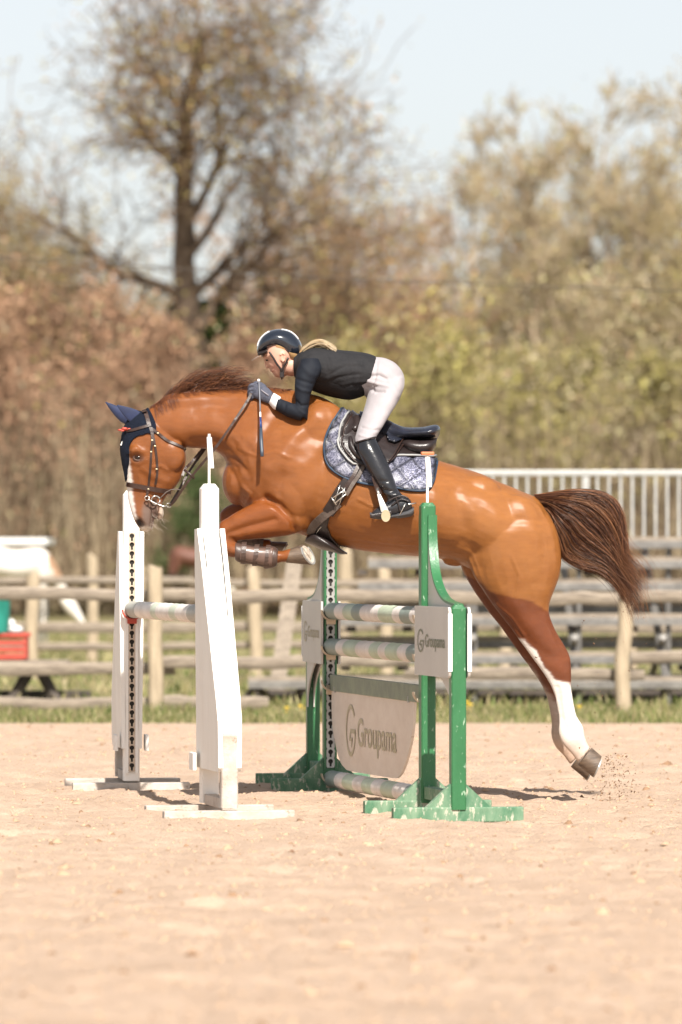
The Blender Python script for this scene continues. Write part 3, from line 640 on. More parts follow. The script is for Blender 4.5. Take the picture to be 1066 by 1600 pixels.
# ------------------------------------------------------------------ the oxer
OUT = Vector((.475, -2.7, 0)).normalized()           # along the poles, towards the camera
_tc = {}
def text2d(s):
    if s not in _tc:
        cu = bpy.data.curves.new('t', 'FONT'); cu.body = s; cu.offset = .012; o = bpy.data.objects.new('t', cu); COL.objects.link(o)
        me = bpy.data.meshes.new_from_object(o.evaluated_get(bpy.context.evaluated_depsgraph_get()))
        vs = [(v.co.x, v.co.y) for v in me.vertices]; fs = [tuple(p.vertices) for p in me.polygons]
        bpy.data.objects.remove(o); bpy.data.curves.remove(cu); bpy.data.meshes.remove(me)
        x0 = min(v[0] for v in vs); x1 = max(v[0] for v in vs); _tc[s] = ([((x - x0) / (x1 - x0), y) for x, y in vs], fs)
    return _tc[s]
def emblem(n=40):
    """ring like a G with an inner hook, centre 0, radius 1"""
    vs = []; fs = []
    a0, a1 = R(38), R(358)
    for i in range(n + 1):
        a = a0 + (a1 - a0) * i / n; wi = .83
        vs += [(math.cos(a), math.sin(a)), (math.cos(a) * wi, math.sin(a) * wi)]
    fs += [(2 * i, 2 * i + 1, 2 * i + 3, 2 * i + 2) for i in range(n)]
    def stroke(p, q, w=.09):
        d = Vector((q[0] - p[0], q[1] - p[1])).normalized(); nn = Vector((-d.y, d.x)) * w; k = len(vs)
        vs.extend([(p[0] + nn.x, p[1] + nn.y), (p[0] - nn.x, p[1] - nn.y), (q[0] - nn.x, q[1] - nn.y), (q[0] + nn.x, q[1] + nn.y)]); fs.append((k, k + 1, k + 2, k + 3))
    stroke((.98, -.02), (.02, -.02), .08); stroke((.06, .04), (-.28, -.36), .08); stroke((-.26, -.34), (.34, -.34), .07); stroke((.32, -.30), (.12, -.62), .07)
    return vs, fs
def put2d(mb, v2, fs, fn): return mb.add([fn(x, y) for x, y in v2], fs)
def keyholes(mb, mbh, c, ax, z0, z1, nrm, w, pitch=.05):
    """perforated strip: real keyhole openings over a dark channel"""
    c, ax, nrm = Vector(c), Vector(ax), Vector(nrm); n = int((z1 - z0) / pitch); up = Vector((0, 0, 1)); K = 20
    for i in range(n):
        zc = z0 + (i + .5) * pitch; outer = []; inner = []
        for k in range(K):
            a = 2 * math.pi * k / K + .01; dx, dz = math.cos(a), math.sin(a); m = max(abs(dx) / (w / 2), abs(dz) / (pitch / 2)); outer.append((dx / m, dz / m))
            r = .0130; x, z = r * dx, r * dz + .008
            if dz < -.55: x = .0056 * (1 if dx > 0 else -1); z = -.019 if dz < -.8 else -.004
            inner.append((x, z))
        P = lambda q: c + ax * q[0] + up * (zc + q[1])
        mb.add([P(q) for q in outer] + [P(q) for q in inner] + [P(q) - nrm * .004 for q in inner], [(k, (k + 1) % K, K + (k + 1) % K, K + k) for k in range(K)] + [(K + k, K + (k + 1) % K, 2 * K + (k + 1) % K, 2 * K + k) for k in range(K)])
    z1 = z0 + n * pitch; q = c - nrm * .010; mbh.add([q - ax * (w / 2) + up * z0, q + ax * (w / 2) + up * z0, q + ax * (w / 2) + up * z1, q - ax * (w / 2) + up * z1], [(0, 1, 2, 3)])
def cup(mb, u, z, r=.045):
    pts = [(math.cos(a), math.sin(a)) for a in np.linspace(math.pi, 2 * math.pi, 11)]
    poly = [(x * (r + .004), z + y * (r + .004)) for x, y in pts] + [(x * (r + .010), z + y * (r + .012)) for x, y in pts[::-1]]
    mb.prism(poly, (u, 0, 0), (0, 1, 0), (0, 0, 1), (1, 0, 0), .055); mb.box((u + .02, 0, z - .05), (.02, .05, .05), bev=.004)
def pin(root, z, capm, lean):
    mb = MB(); mb.tube([(0, 0, z - .05), (0, 0, z + .24)], .0065, 8); mb.build('rod', M['white_paint'], root, world=False, smooth='auto')
    mb = MB(); rs = []
    for i in range(7):
        t = i / 6; tw = lean * (.9 - t * 1.0); w = .0145 - .003 * t; c = Vector((0, .010 * (1 - t), z + .075 + .15 * t)); a = Vector((-math.sin(tw) * .9, math.cos(tw), 0)); b = Vector((math.cos(tw), math.sin(tw), 0)) * .003
        rs.append([c - a * w - b, c + a * w - b, c + a * w + b, c - a * w + b])
    mb.rings(rs); mb.build('flag_plate', M['plastic_white'], root, world=False, smooth='auto')
    if capm: mb = MB(); mb.box((0, 0, z + .236), (.03, .062, .016), bev=.004); mb.build('cap', capm, root, world=False)
def posty(mb, u, v, z0, z1, s, ch=.018):
    a = s / 2; rs = []
    for z, k in ((z0, a), (z1 - ch, a), (z1, a - ch * .7)):
        e = .006; rs.append([Vector((u + x, v + y, z)) for x, y in ((-k + e, -k), (k - e, -k), (k, -k + e), (k, k - e), (k - e, k), (-k + e, k), (-k, k - e), (-k, -k + e))])
    return mb.rings(rs)
def feet(root, us, m, L, h=.07, w=.055, gus=None, gm=None, skew=.0):
    for i, u in enumerate(us):
        mb = MB(); mb.box((0, 0, 0), (w, L, h), bev=.006); mb.build('foot', m, root, world=False, base=False).location = (u, skew * (1 if i else -1), h / 2 - .008)
        if gus:
            for s in (-1, 1):
                mb = MB(); mb.prism([(s * .036, h - .01), (s * .155, h - .01), (s * .036, h + gus)], (u, 0, 0), (0, 1, 0), (0, 0, 1), (1, 0, 0), .045); mb.build('gusset', gm, root, world=False)
def green_standard(base, flip, label, cups, capm=None):
    ang = math.atan2(OUT.y, OUT.x) + (math.pi - R(3) if flip else 0); Wd = .75
    root = empty('jump_standard', base, ang, label=label, cat='jump stand', group='green jump stands')
    mb = MB(); posty(mb, 0, 0, .05, 1.49, .070); mb.build('post', M['green_paint'], root, world=False)
    mb = MB(); posty(mb, Wd, 0, .05, 1.005, .070); mb.build('outer_post', M['green_paint'], root, world=False)
    cv = [(float(a), float(b)) for a, b in crom([(.042, 1.43), (.046, 1.34), (.070, 1.25), (.13, 1.15), (.24, 1.075), (.42, 1.02), (.70, .998)], 4)]
    lo = [(.705 - .0 - .42 * (t ** 2.2), .42 + .26 * t) for t in np.linspace(0, 1, 14)]
    for s in (-1, 1):
        mb = MB(); mb.prism(cv + [(.71, .999), (.71, .42)] + lo + [(.042, .68), (.042, 1.40)], (0, .016 + s * .017, 0), (1, 0, 0), (0, 0, 1), (0, 1, 0), .008); mb.build('side_sheet', M['board'], root, world=False)
    mb = MB(); rs = []
    for (u, z), (u2, z2) in zip(cv, cv[1:] + [(cv[-1][0] + .02, cv[-1][1])]):
        n = Vector((z - z2, 0, u2 - u)).normalized() * .012; c = Vector((u, 0, z)); rs.append([c + Vector((0, -.006, 0)), c + Vector((0, .037, 0)), c + n + Vector((0, .037, 0)), c + n + Vector((0, -.006, 0))])
    mb.rings(rs); mb.build('curved_rail', M['green_paint'], root, world=False, smooth='auto')
    z0, z1 = .665, .995
    for s in (-1, 1):
        e = .03; u0, u1 = -.055, Wd + .052
        poly = [(u0, z0)] + [(u1 - e + e * math.sin(a), z0 + e - e * math.cos(a)) for a in np.linspace(0, math.pi / 2, 5)] + [(u1 - e + e * math.cos(a), z1 - e + e * math.sin(a)) for a in np.linspace(0, math.pi / 2, 5)] + [(u0, z1)]
        mb = MB(); mb.prism(poly, (0, s * .046, 0), (1, 0, 0), (0, 0, 1), (0, 1, 0), .012); pn = mb.build('sign_panel', M['board'], root, world=False)
        mb = MB(); mb.prism([(u1 - .004, z0 + e), (u1 + .006, z0 + e), (u1 + .006, z1 - e), (u1 - .004, z1 - e)], (0, s * .046, 0), (1, 0, 0), (0, 0, 1), (0, 1, 0), .020); mb.build('edge_strip', M['board_white'], root, world=False)
        sx = -s                                        # reading direction along u as seen from that side
        ua = (.02 if sx > 0 else .72); y = s * .0545
        mb = MB(); fn = lambda a, b: Vector((ua + sx * (.085 + .080 * a), y, .83 + .056 * b)); put2d(mb, *emblem(), fn)
        v2, fs = text2d('Groupama'); fn = lambda a, b: Vector((ua + sx * (.20 + .49 * a), y, .803 + .085 * b)); put2d(mb, v2, fs, fn); mb.build('lettering', M['letter_faded'] if flip else M['letter'], root, world=False)
    feet(root, (0, Wd), M['green_foot'], .62, gus=.10, gm=M['green_foot'])
    mb = MB(); mb.box((Wd / 2, 0, .10), (Wd - .09, .05, .06), bev=.004); mb.build('cross_bar', M['green_foot'], root, world=False)
    st_ = MB(); ho = MB(); keyholes(st_, ho, (-.050, 0, 0), (0, 1, 0), .12, 1.42, (-1, 0, 0), .044); k = st_.build('hole_strip', M['galv'], root, world=False); 
    ho2 = ho.build('hole_channel', M['hole'], root, world=False)
    for s in (-1, 1): mb = MB(); mb.box((-.044, s * .028, .77), (.014, .010, 1.32)); mb.build('strip_edge', M['green_paint'], root, world=False)
    for z in cups: mb = MB(); cup(mb, -.085, z); mb.build('pole_cup', M['cup'], root, world=False)
    if capm is not False: pin(root, 1.49, capm, .7)
    return root
def white_standard(base, flip, label, cups, capm=None, cm=None):
    ang = math.atan2(OUT.y, OUT.x) + (math.pi - R(3.5) if flip else 0); Wd = .61
    root = empty('jump_standard', base, ang, label=label, cat='jump stand', group='white jump stands')
    mb = MB(); posty(mb, 0, 0, .05, 1.58, .084, .024); mb.build('post', M['white_paint'], root, world=False)
    mb = MB(); posty(mb, Wd, 0, .05, .40, .078, .01); mb.build('outer_post', M['white_foot'], root, world=False)
    for s in (-1, 1):
        rs = []                                          # cheek board, splayed slightly at its top
        poly = [(-.03, 1.362), (.055, 1.365), (.20, 1.17), (.59, .57), (.645, .46), (.65, .24), (.63, .22), (-.05, .22)]
        mb = MB(); mb.prism(poly, (0, s * .043, 0), (1, 0, 0), (0, 0, 1), (0, 1, 0), .022)
        for v in mb.v: v.y += s * .013 * max(0, (v.z - .22)) / 1.14
        mb.build('side_board', M['white_paint'], root, world=False)
        mb = MB(); mb.box((.01, s * .081, .25), (.13, .018, .085), bev=.004); mb.build('clamp_block', M['white_paint'], root, world=False)
    poly = [(.04, .24), (.04, 1.34)]
    for ua, ub in ((.06, .19), (.19, .33), (.33, .47), (.47, .61)):      # cut in long shallow steps
        za, zb = [float(np.interp(u, [.055, .20, .59, .63], [1.345, 1.15, .55, .46])) for u in (ua, ub)]
        poly += [(ua, za), (ub - .012, zb + .03), (ub - .012, zb - .015)]
    poly += [(.615, .45), (.62, .24)]
    mb = MB(); mb.prism(poly, (0, 0, 0), (1, 0, 0), (0, 0, 1), (0, 1, 0), .074); mb.build('inner_slat', M['white_paint'], root, world=False)
    feet(root, (0, Wd), M['white_foot'], .62, h=.048, w=.075)
    mb = MB(); mb.box((Wd / 2, 0, .07), (Wd - .09, .06, .05), bev=.004); mb.build('cross_bar', M['white_foot'], root, world=False)
    st_ = MB(); ho = MB(); keyholes(st_, ho, (-.058, 0, 0), (0, 1, 0), .10, 1.40, (-1, 0, 0), .034, .0465); st_.build('hole_strip', M['strip_tan'], root, world=False)
    ho.build('hole_channel', M['hole'], root, world=False)
    for s in (-1, 1): mb = MB(); mb.box((-.050, s * .025, .76), (.018, .014, 1.34)); mb.build('strip_edge', M['white_paint'], root, world=False)
    for z in cups: mb = MB(); cup(mb, -.085, z); mb.build('pole_cup', cm or M['cup'], root, world=False)
    if capm is not False: pin(root, 1.58, capm, .5)
    return root
GN, GF = Vector((.4146, 27.3, 0)), Vector((-.0607, 30.0, 0))
WN, WF = Vector((-.6327, 27.3, 0)), Vector((-1.107, 30.0, 0))
green_standard(GN, False, 'near green jump stand with curved top rail, sign panel and orange-capped rod', [.95, .762, .58, .09], M['orange'])
green_standard(GF, True, 'far green jump stand half hidden behind the striped poles', [.95, .762, .58, .09], False)
white_standard(WN, False, 'near white jump stand with stepped slats and a thin twisted plate on top', [.953], None)
white_standard(WF, True, 'far white jump stand below the horse muzzle with a row of keyholes', [.953], False, M['red'])
def at(A, t, z, s=0.0):
    B = A + OUT * 2.7415; p = A.lerp(B, t); n = Vector((OUT.y, -OUT.x, 0)) * -1    # n points to image right
    return Vector((p.x, p.y, z)) + n * s
GW = (.80, .75, .70); GG = (.27, .33, .29); GP = (.52, .61, .46)
def pole(A, za, zb, bands, label, t0=.022, t1=.968, r=.044):
    K = 120; n = 20; mb = MB(); pts = [at(A, t0 + (t1 - t0) * i / K, za + (zb - za) * i / K) for i in range(K + 1)]
    mb.tube(pts, [r * (1 + .02 * math.sin(i * .7)) for i in range(K + 1)], n)
    col = []
    for i in range(K + 1):
        t = i / K; acc = 0; c = bands[-1][1]
        for w, cc in bands:
            acc += w
            if t <= acc + 1e-6: c = cc; break
        col += [c] * n
    return tag(mb.build('jump_pole', M['pole'], smooth='auto', col=col), label, 'jump pole', 'poles of the jump')
pole(GF, .945, .945, [(.12, GG), (.10, GW), (.10, GP), (.09, GG), (.20, GW), (.15, GP), (.08, GW), (.10, GG), (.10, GW)], 'topmost faded green and white pole on the green stands')
pole(GF, .757, .762, [(.14, GG), (.08, GW), (.14, GP), (.15, GW), (.10, GP), (.08, GW), (.12, GP), (.09, GW), (.20, GG)], 'middle green and white striped pole directly above the grey-green plank')
pole(GF, .062, .080, [(.12, GG), (.09, GW), (.12, GP), (.10, GW), (.11, GP), (.10, GW), (.12, GP), (.12, GW), (.12, GG)], 'lowest striped pole just above the sand under the banner')
pole(WF, .953, .953, [(.14, (.42, .42, .38)), (.22, GW), (.08, (.62, .68, .56)), (.18, GW), (.08, (.62, .68, .56)), (.15, GW), (.15, (.42, .42, .38))], 'faded white pole lying between the two white stands')
# plank and banner
mb = MB(); a, b = at(GF, .03, .565), at(GF, .965, .572); mb.box((0, 0, 0), ((b - a).length, .028, .085), bev=.003)
Mx = Matrix.Rotation(math.atan2(OUT.y, OUT.x), 4, 'Z'); mb.v = [Mx @ v + (a + b) / 2 for v in mb.v]
tag(mb.build('plank', M['plank']), 'flat grey-green plank carrying the banner between the green stands', 'plank')
tp = lambda px: (30 * ((px - HX) / F) + .0607) / (.475 + 2.7 * ((px - HX) / F))
bn = empty('banner', at(GF, .5, .1), label='pale curved-bottom sponsor board with a G emblem hanging under the plank', cat='banner')
outl = [(.035, .528), (.036, .42), (.05, .33), (.085, .235), (.13, .165), (.18, .135), (.24, .125), (.50, .13), (.68, .135), (.74, .15), (.79, .20), (.84, .29), (.875, .40), (.89, .528)]
S = crom([list(p) for p in outl], 4); mb = MB(); nn = [at(GF, t, z, -.006) for t, z in S] + [at(GF, t, z, .006) for t, z in S]; k = len(S)
mb.add(nn, [tuple(range(k)), tuple(range(2 * k - 1, k - 1, -1))] + [(i, (i + 1) % k, k + (i + 1) % k, k + i) for i in range(k)]); mb.build('sheet', M['banner'], bn)
mb = MB(); t0, t1 = tp(543), tp(558); put2d(mb, *emblem(), lambda a, b: at(GF, (t0 + t1) / 2 + (t1 - t0) / 2 * a, .335 + .135 * b, -.0085))
t2, t3 = tp(561), tp(622); v2, fs = text2d('Groupama'); put2d(mb, v2, fs, lambda a, b: at(GF, t2 + (t3 - t2) * a, .265 + .20 * b, -.0085)); mb.build('lettering', M['letter_faded'], bn)
for t in (.08, .84): mb = MB(); mb.box(at(GF, t, .535), (.03, .03, .03)); mb.build('bracket_or_gap_shade', M['galv'], bn)
# ------------------------------------------------------------------ the chestnut horse
M['coat'] = mat('coat', (1, 1, 1), (.86, .83, .80), attr=True, rough=.42, scale=26, stretch=(.5, 1, 1.2), bump=.6, bscale=420, spec=.32, sheen=0, rvar=.10, coat=.24)
M['hoof'] = mat('hoof', (.075, .052, .038), (.18, .125, .085), rough=.5, scale=14, stretch=(1, 1, 4), bump=.4, bscale=60)
M['sole'] = mat('sole', (.62, .56, .48), (.35, .28, .22), rough=.8, scale=30, bump=.4, bscale=80)
M['hair'] = mat('hair', (1, 1, 1), (.8, .8, .8), attr=True, rough=.38, scale=30, spec=.5)
M['eye'] = mat('eye', (.012, .008, .006), (.02, .012, .008), rough=.12, spec=.4)
M['eye_white'] = mat('eye_white', (.7, .66, .62), rough=.2)
horse = empty('chestnut_horse', (H(620, 870).x, D0, 0), label='glossy chestnut horse stretched in mid-jump over the oxer, one white hind stocking', cat='horse')
NECK = [(222, 648, 268, 690, .072, 0, .1), (243, 630, 293, 699, .080, 0, .2), (266, 616, 311, 700, .086, 0, .25), (300, 611, 331, 703, .095, 0, .3), (345, 609, 347, 713, .112, 0, .35),
        (390, 607, 356, 730, .142, 0, .35), (430, 607, 360, 750, .178, 0, .30), (470, 612, 368, 774, .212, 0, .25), (500, 619, 384, 797, .238, 0, .2), (522, 630, 418, 820, .256, 0, .15),
        (541, 646, 466, 834, .272, 0, .10), (566, 664, 520, 850, .288, 0, .05), (602, 685, 572, 861, .312, 0, .02), (640, 703, 628, 867, .325, 0, .0), (680, 718, 678, 872, .322, 0, .0),
        (714, 728, 712, 878, .30, 0, .0), (748, 739, 745, 894, .285, 0, .0), (784, 754, 776, 905, .27, 0, -.05), (818, 769, 822, 898, .235, 0, -.05), (842, 779, 852, 868, .15, 0, 0), (857, 800, 864, 842, .07, 0, 0)]
HEAD = [(213, 643, 240, 652, .045, 0, 0), (202, 656, 260, 668, .082, 0, 0), (194, 674, 282, 686, .098, 0, -.1), (190, 697, 290, 706, .106, 0, -.15), (192, 720, 290, 726, .098, 0, -.1), (196, 742, 284, 746, .080, 0, -.05),
        (198, 758, 272, 764, .066, 0, 0), (199, 774, 258, 776, .056, 0, 0), (202, 789, 242, 789, .050, 0, 0), (206, 803, 241, 799, .053, 0, 0), (211, 816, 241, 808, .054, 0, 0), (217, 825, 241, 816, .050, 0, 0), (224, 830, 240, 824, .032, 0, 0), (229, 831, 237, 828, .015, 0, 0)]
LIP = [(243, 774, 262, 772, .036, 0, 0), (241, 790, 254, 787, .034, 0, 0), (242, 800, 256, 798, .034, 0, 0), (244, 808, 256, 806, .030, 0, 0), (247, 812, 253, 811, .014, 0, 0)]
def foreleg(off, J, hw=(.085, .078, .066, .053, .047, .040)):
    return J
NF1 = [(446, 770, 492, 822, .075, -.13, 0), (424, 778, 462, 834, .082, -.165, 0), (408, 781, 436, 839, .075, -.17, 0), (390, 789, 413, 842, .066, -.17, 0), (372, 799, 390, 843, .056, -.17, 0), (356, 809, 372, 845, .050, -.17, 0), (344, 817, 357, 850, .050, -.17, 0), (341, 830, 352, 858, .045, -.17, 0)]
NF2 = [(343, 830, 349, 862, .042, -.17, 0), (352, 838, 352, 868, .050, -.17, 0), (364, 846, 363, 871, .044, -.17, 0), (382, 852, 381, 873, .034, -.17, 0), (400, 856, 399, 877, .031, -.17, 0), (415, 858, 415, 881, .036, -.17, 0), (427, 858, 428, 883, .040, -.17, 0), (438, 861, 438, 879, .034, -.17, 0), (450, 858, 450, 878, .036, -.17, 0), (458, 856, 458, 878, .036, -.17, 0)]
FF1 = [(440, 760, 480, 812, .075, .13, 0), (415, 768, 448, 822, .078, .165, 0), (392, 776, 416, 825, .068, .17, 0), (372, 784, 390, 824, .056, .17, 0), (356, 791, 371, 826, .050, .17, 0), (345, 799, 358, 830, .048, .17, 0), (343, 808, 351, 830, .042, .17, 0)]
FF2 = [(344, 806, 349, 832, .042, .17, 0), (352, 812, 352, 838, .046, .17, 0), (368, 824, 364, 846, .036, .17, 0), (386, 832, 383, 852, .031, .17, 0), (402, 838, 399, 857, .036, .17, 0), (412, 842, 410, 859, .034, .17, 0), (424, 843, 423, 860, .033, .17, 0)]
def hind(off, dx, dy, k=1.0):
    S = [(745, 765, 846, 790, .09, off * .7, 0), (728, 822, 866, 822, .135, off * .95, 0), (725, 862, 874, 855, .140, off, 0), (735, 893, 875, 888, .130, off, 0), (751, 920, 867, 917, .108, off, 0), (770, 948, 857, 942, .084, off, 0), (790, 973, 857, 960, .064, off, 0),
         (808, 998, 866, 984, .051, off, 0), (824, 1020, 879, 1006, .044, off, 0), (839, 1041, 889, 1026, .042, off, 0), (853, 1061, 891, 1049, .038, off, 0), (864, 1083, 891, 1073, .031, off, 0), (869, 1105, 894, 1097, .026, off, 0), (872, 1126, 899, 1118, .027, off, 0), (871, 1143, 909, 1135, .034, off, 0), (877, 1161, 912, 1149, .035, off, 0), (891, 1177, 915, 1159, .029, off, 0), (901, 1191, 921, 1169, .034, off, 0)]
    return [(a + dx, b + dy, c + dx, d + dy, h, o, e) for a, b, c, d, h, o, e in S]
NH, FH = hind(-.135, 2, 0), hind(.125, -10, 4)
mb = MB()
loft(mb, NECK, 5, 40)
for s in (HEAD, LIP): loft(mb, s, 5, 32)
for s in (NF1, NF2, FF1, FF2, NH, FH): loft(mb, s, 4, 24)
def blob(px, py, off, r, sc): mb.ball(H(px, py, off), r, 16, sc)
for s in (-1, 1):
    blob(458, 768, s * .185, .115, (1.05, .62, 1.25))      # triceps
    blob(410, 720, s * .150, .13, (.8, .55, 1.2))          # point of shoulder
    blob(505, 690, s * .130, .17, (.9, .55, 1.2))           # shoulder blade
    blob(800, 825, s * .150, .17, (1.1, .60, 1.0))         # quarters
    blob(742, 772, s * .150, .095, (1.4, .7, 1.0))          # hip point
    blob(268, 712, s * .058, .068, (1.0, .55, 1.15))       # cheek
    blob(213, 703, s * .080, .032, (1.0, .9, .8))          # brow
blob(712, 876, 0, .05, (1.3, .8, .55))
blob(372, 752, 0, .10, (.8, 1.3, 1.2))
HV, HQ = remesh(mb, .0072, 6)
PP = proj(HV); N_ = vnorm(HV, HQ); side = np.abs(N_[:, 1])
near = HV[:, 1] < D0
G = lambda pts, s: np.exp(-(seg_dist(PP, pts) / s) ** 2 / 2)
disp = np.zeros(len(HV))
def stroke(pts, s, a, mask=None):
    global disp
    w = G(pts, s) * np.clip(side * 1.4, 0, 1)
    if mask is not None: w = w * mask
    disp = disp + w * a * (.72 if a < 0 and len(pts) > 1 and s > 4 else 1)
nl = near & ~((HV[:, 1] > D0 - .06) & (PP[:, 0] < 480) & (PP[:, 1] > 780))
stroke([(446, 628), (418, 668), (396, 716), (384, 752)], 7, -.012)
stroke([(395, 716), (404, 752), (417, 779)], 6, -.008)
stroke([(492, 650), (455, 690), (425, 730)], 10, .012)
stroke([(522, 700), (480, 742), (440, 745)], 9, -.009)
stroke([(510, 712), (505, 760), (493, 800), (486, 826)], 8, -.018)
stroke([(417, 779), (436, 790), (455, 810), (463, 830)], 3.6, -.020)
stroke([(466, 738), (470, 775), (462, 808)], 13, .012)
stroke([(440, 745), (436, 768), (448, 792)], 6, -.007)
stroke([(366, 724), (392, 745), (400, 770)], 7, -.006)
stroke([(300, 690), (335, 690), (362, 712), (372, 742)], 6, -.013)
stroke([(270, 640), (330, 634), (400, 640), (440, 655)], 7, -.007)
stroke([(262, 627), (330, 620), (430, 624)], 6, .007)
stroke([(285, 668), (335, 668), (380, 690)], 10, .008)
stroke([(365, 690), (380, 715), (385, 740)], 4, -.006); stroke([(376, 685), (394, 706)], 3.5, -.004)
stroke([(352, 715), (372, 722), (380, 735)], 3, -.008)
stroke([(352, 722), (368, 731)], 2, -.006)
for i in range(6): stroke([(560 + 24 * i, 762), (556 + 24 * i, 800), (546 + 24 * i, 838)], 4.5, .0022)
stroke([(712, 770), (724, 815), (735, 850), (740, 885)], 12, -.022)
stroke([(700, 735), (722, 760), (735, 800)], 9, .006)
stroke([(755, 775), (772, 800), (790, 850), (782, 905)], 13, .008)
stroke([(735, 775), (752, 800), (758, 850), (752, 900)], 8, -.006)
stroke([(840, 792), (850, 830), (852, 868), (842, 910)], 7, -.007)
stroke([(800, 770), (830, 800), (835, 840)], 10, .006)
stroke([(690, 862), (720, 850), (742, 862)], 6, -.008)
stroke([(760, 935), (800, 975), (838, 1012), (862, 1030)], 6, -.007)
stroke([(790, 928), (830, 975), (862, 1005)], 9, .007)
stroke([(862, 975), (876, 1004), (884, 1024)], 4, -.007)
stroke([(866, 1034), (880, 1050)], 6, .005); stroke([(877, 1012), (890, 1030)], 5, .005)
stroke([(872, 1075), (878, 1120), (885, 1140)], 3, -.006)
stroke([(890, 1080), (900, 1130)], 3, .004)
stroke([(355, 834), (390, 822), (430, 812)], 3.5, -.010, near)
stroke([(368, 812), (400, 800), (420, 796)], 7, .006, near)
stroke([(388, 832), (420, 828), (445, 828)], 4, .005, near)
stroke([(348, 838), (366, 843)], 3, -.006, near); stroke([(352, 856), (366, 862)], 3, .004, near)
# head detail
stroke([(262, 700), (280, 716), (276, 742)], 10, .004)
stroke([(251, 684), (248, 712), (256, 742)], 5, -.006)
stroke([(222, 733), (242, 745), (262, 752)], 3.5, .005)
stroke([(214, 726), (226, 742), (232, 765)], 4.5, -.005)
stroke([(203, 707), (212, 701), (225, 706)], 3.2, .007)
stroke([(216, 716)], 4.0, -.010)
stroke([(207, 722), (216, 725), (226, 719)], 2.6, .004)
stroke([(228, 696), (236, 704)], 6, -.008)
stroke([(205, 730), (212, 760), (214, 785)], 5, -.004)
stroke([(216, 815), (219, 821)], 4.0, -.030); stroke([(211, 812), (217, 808), (224, 813)], 2.6, .006)
stroke([(226, 800), (233, 800)], 6, .004)
stroke([(240, 786), (240, 800), (238, 826)], 1.9, -.010)
stroke([(232, 785), (240, 790)], 2.5, -.005)
# veins
for v in ([(372, 700), (398, 712), (430, 706), (452, 716)], [(500, 838), (560, 842), (620, 850), (670, 852)], [(776, 945), (800, 965), (818, 992)], [(238, 730), (252, 728), (262, 735)], [(378, 760), (392, 772), (384, 790)], [(560, 780), (600, 800), (640, 800)], [(800, 870), (812, 900), (806, 930)]):
    stroke(v, 1.6, .005)
disp += .0016 * vnoise(HV, 16, 4, 3) + .0012 * vnoise(HV, 60, 5, 2) * (PP[:, 0] > 300)
HV = HV + N_ * disp[:, None]
HV = lap(HV, HQ, 3, .35)
PP = proj(HV)
# --- coat colours of the animal itself
nz = vnoise(HV, 9, 8, 4); nf = vnoise(HV * np.array([60, 90, 160]), 1, 9, 3)
C1, C2, C3 = np.array((.29, .098, .017)), np.array((.155, .038, .007)), np.array((.215, .062, .010))
def lerp(C, T, w): return C * (1 - w[:, None]) + np.array(T)[None] * w[:, None]
C = np.tile(C1, (len(HV), 1)); sm = lambda x: 1 / (1 + np.exp(-np.clip(x, -30, 30)))
X, Y = PP[:, 0], PP[:, 1]
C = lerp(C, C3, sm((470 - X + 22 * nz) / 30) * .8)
C = lerp(C, (.34, .138, .034), sm((X - 690) / 25) * .6 * sm((Y - 740) / 20))
C = lerp(C, (.23, .070, .010), np.clip(.5 * nz, 0, .35))
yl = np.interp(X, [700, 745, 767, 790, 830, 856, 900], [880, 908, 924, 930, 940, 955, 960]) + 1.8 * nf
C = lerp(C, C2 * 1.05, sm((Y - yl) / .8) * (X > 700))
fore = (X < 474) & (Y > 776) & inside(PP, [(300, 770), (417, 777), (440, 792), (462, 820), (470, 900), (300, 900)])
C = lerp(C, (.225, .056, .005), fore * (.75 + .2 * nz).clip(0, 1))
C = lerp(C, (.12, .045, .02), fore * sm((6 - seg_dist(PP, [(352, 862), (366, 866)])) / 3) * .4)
# white stocking
d_ = (Y - np.interp(X, [820, 838, 850, 868, 892, 900], [1000, 1018, 1040, 1062, 1069, 1072]) + 2.5 * nf)
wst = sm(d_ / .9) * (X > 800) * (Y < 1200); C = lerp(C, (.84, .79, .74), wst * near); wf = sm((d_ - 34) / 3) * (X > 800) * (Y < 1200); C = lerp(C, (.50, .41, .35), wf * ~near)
C = lerp(C, (.60, .40, .28), wst * sm((Y - 1158 + 5 * nf) / 6) * .6)
# blaze, muzzle
fx = np.interp(Y, [690, 743, 763, 799, 819, 831], [190, 197, 198, 202, 211, 226])
hd = X < 300
C = lerp(C, (.86, .82, .78), hd * sm((fx + 8.5 + 1.5 * nf - X) / .8) * sm((Y - 700) / 6) * (Y < 812))
C = lerp(C, (.15, .105, .085), hd * sm((X - 221 + 2 * nf) / 1.6) * sm((Y - np.interp(X, [215, 225, 245], [806, 786, 776]) - 2 * nf) / 3) * (X < 247) * .9)
C = lerp(C, (.20, .14, .11), hd * sm((8 - seg_dist(PP, [(217, 820)])) / 3) * .7)
C = lerp(C, (.70, .60, .50), hd * sm((X - 249 + nf) / 1.5) * sm((Y - 790) / 3)); C = lerp(C, (.72, .62, .52), hd * sm((Y - 824) / 1.5))
C = lerp(C, (.02, .012, .010), hd * sm((4.6 - np.hypot((X - 217.5 - (Y - 817) * .25) / .85, (Y - 817) / 1.45)) / .6))
C = lerp(C, (.08, .04, .03), hd * sm((6.0 - np.hypot((X - 216) / 1.5, Y - 716)) / 1.0) * .75)
C = lerp(C, (.10, .05, .035), hd * sm((1.6 - seg_dist(PP, [(240, 784), (240, 800), (237, 824)])) / .5))
C = lerp(C, (.16, .06, .03), (X < 380) * (X > 350) * (Y > 712) * (Y < 730) * .3)
C = C * (1 + .06 * nf + .07 * nz)[:, None].clip(.7, 1.3)
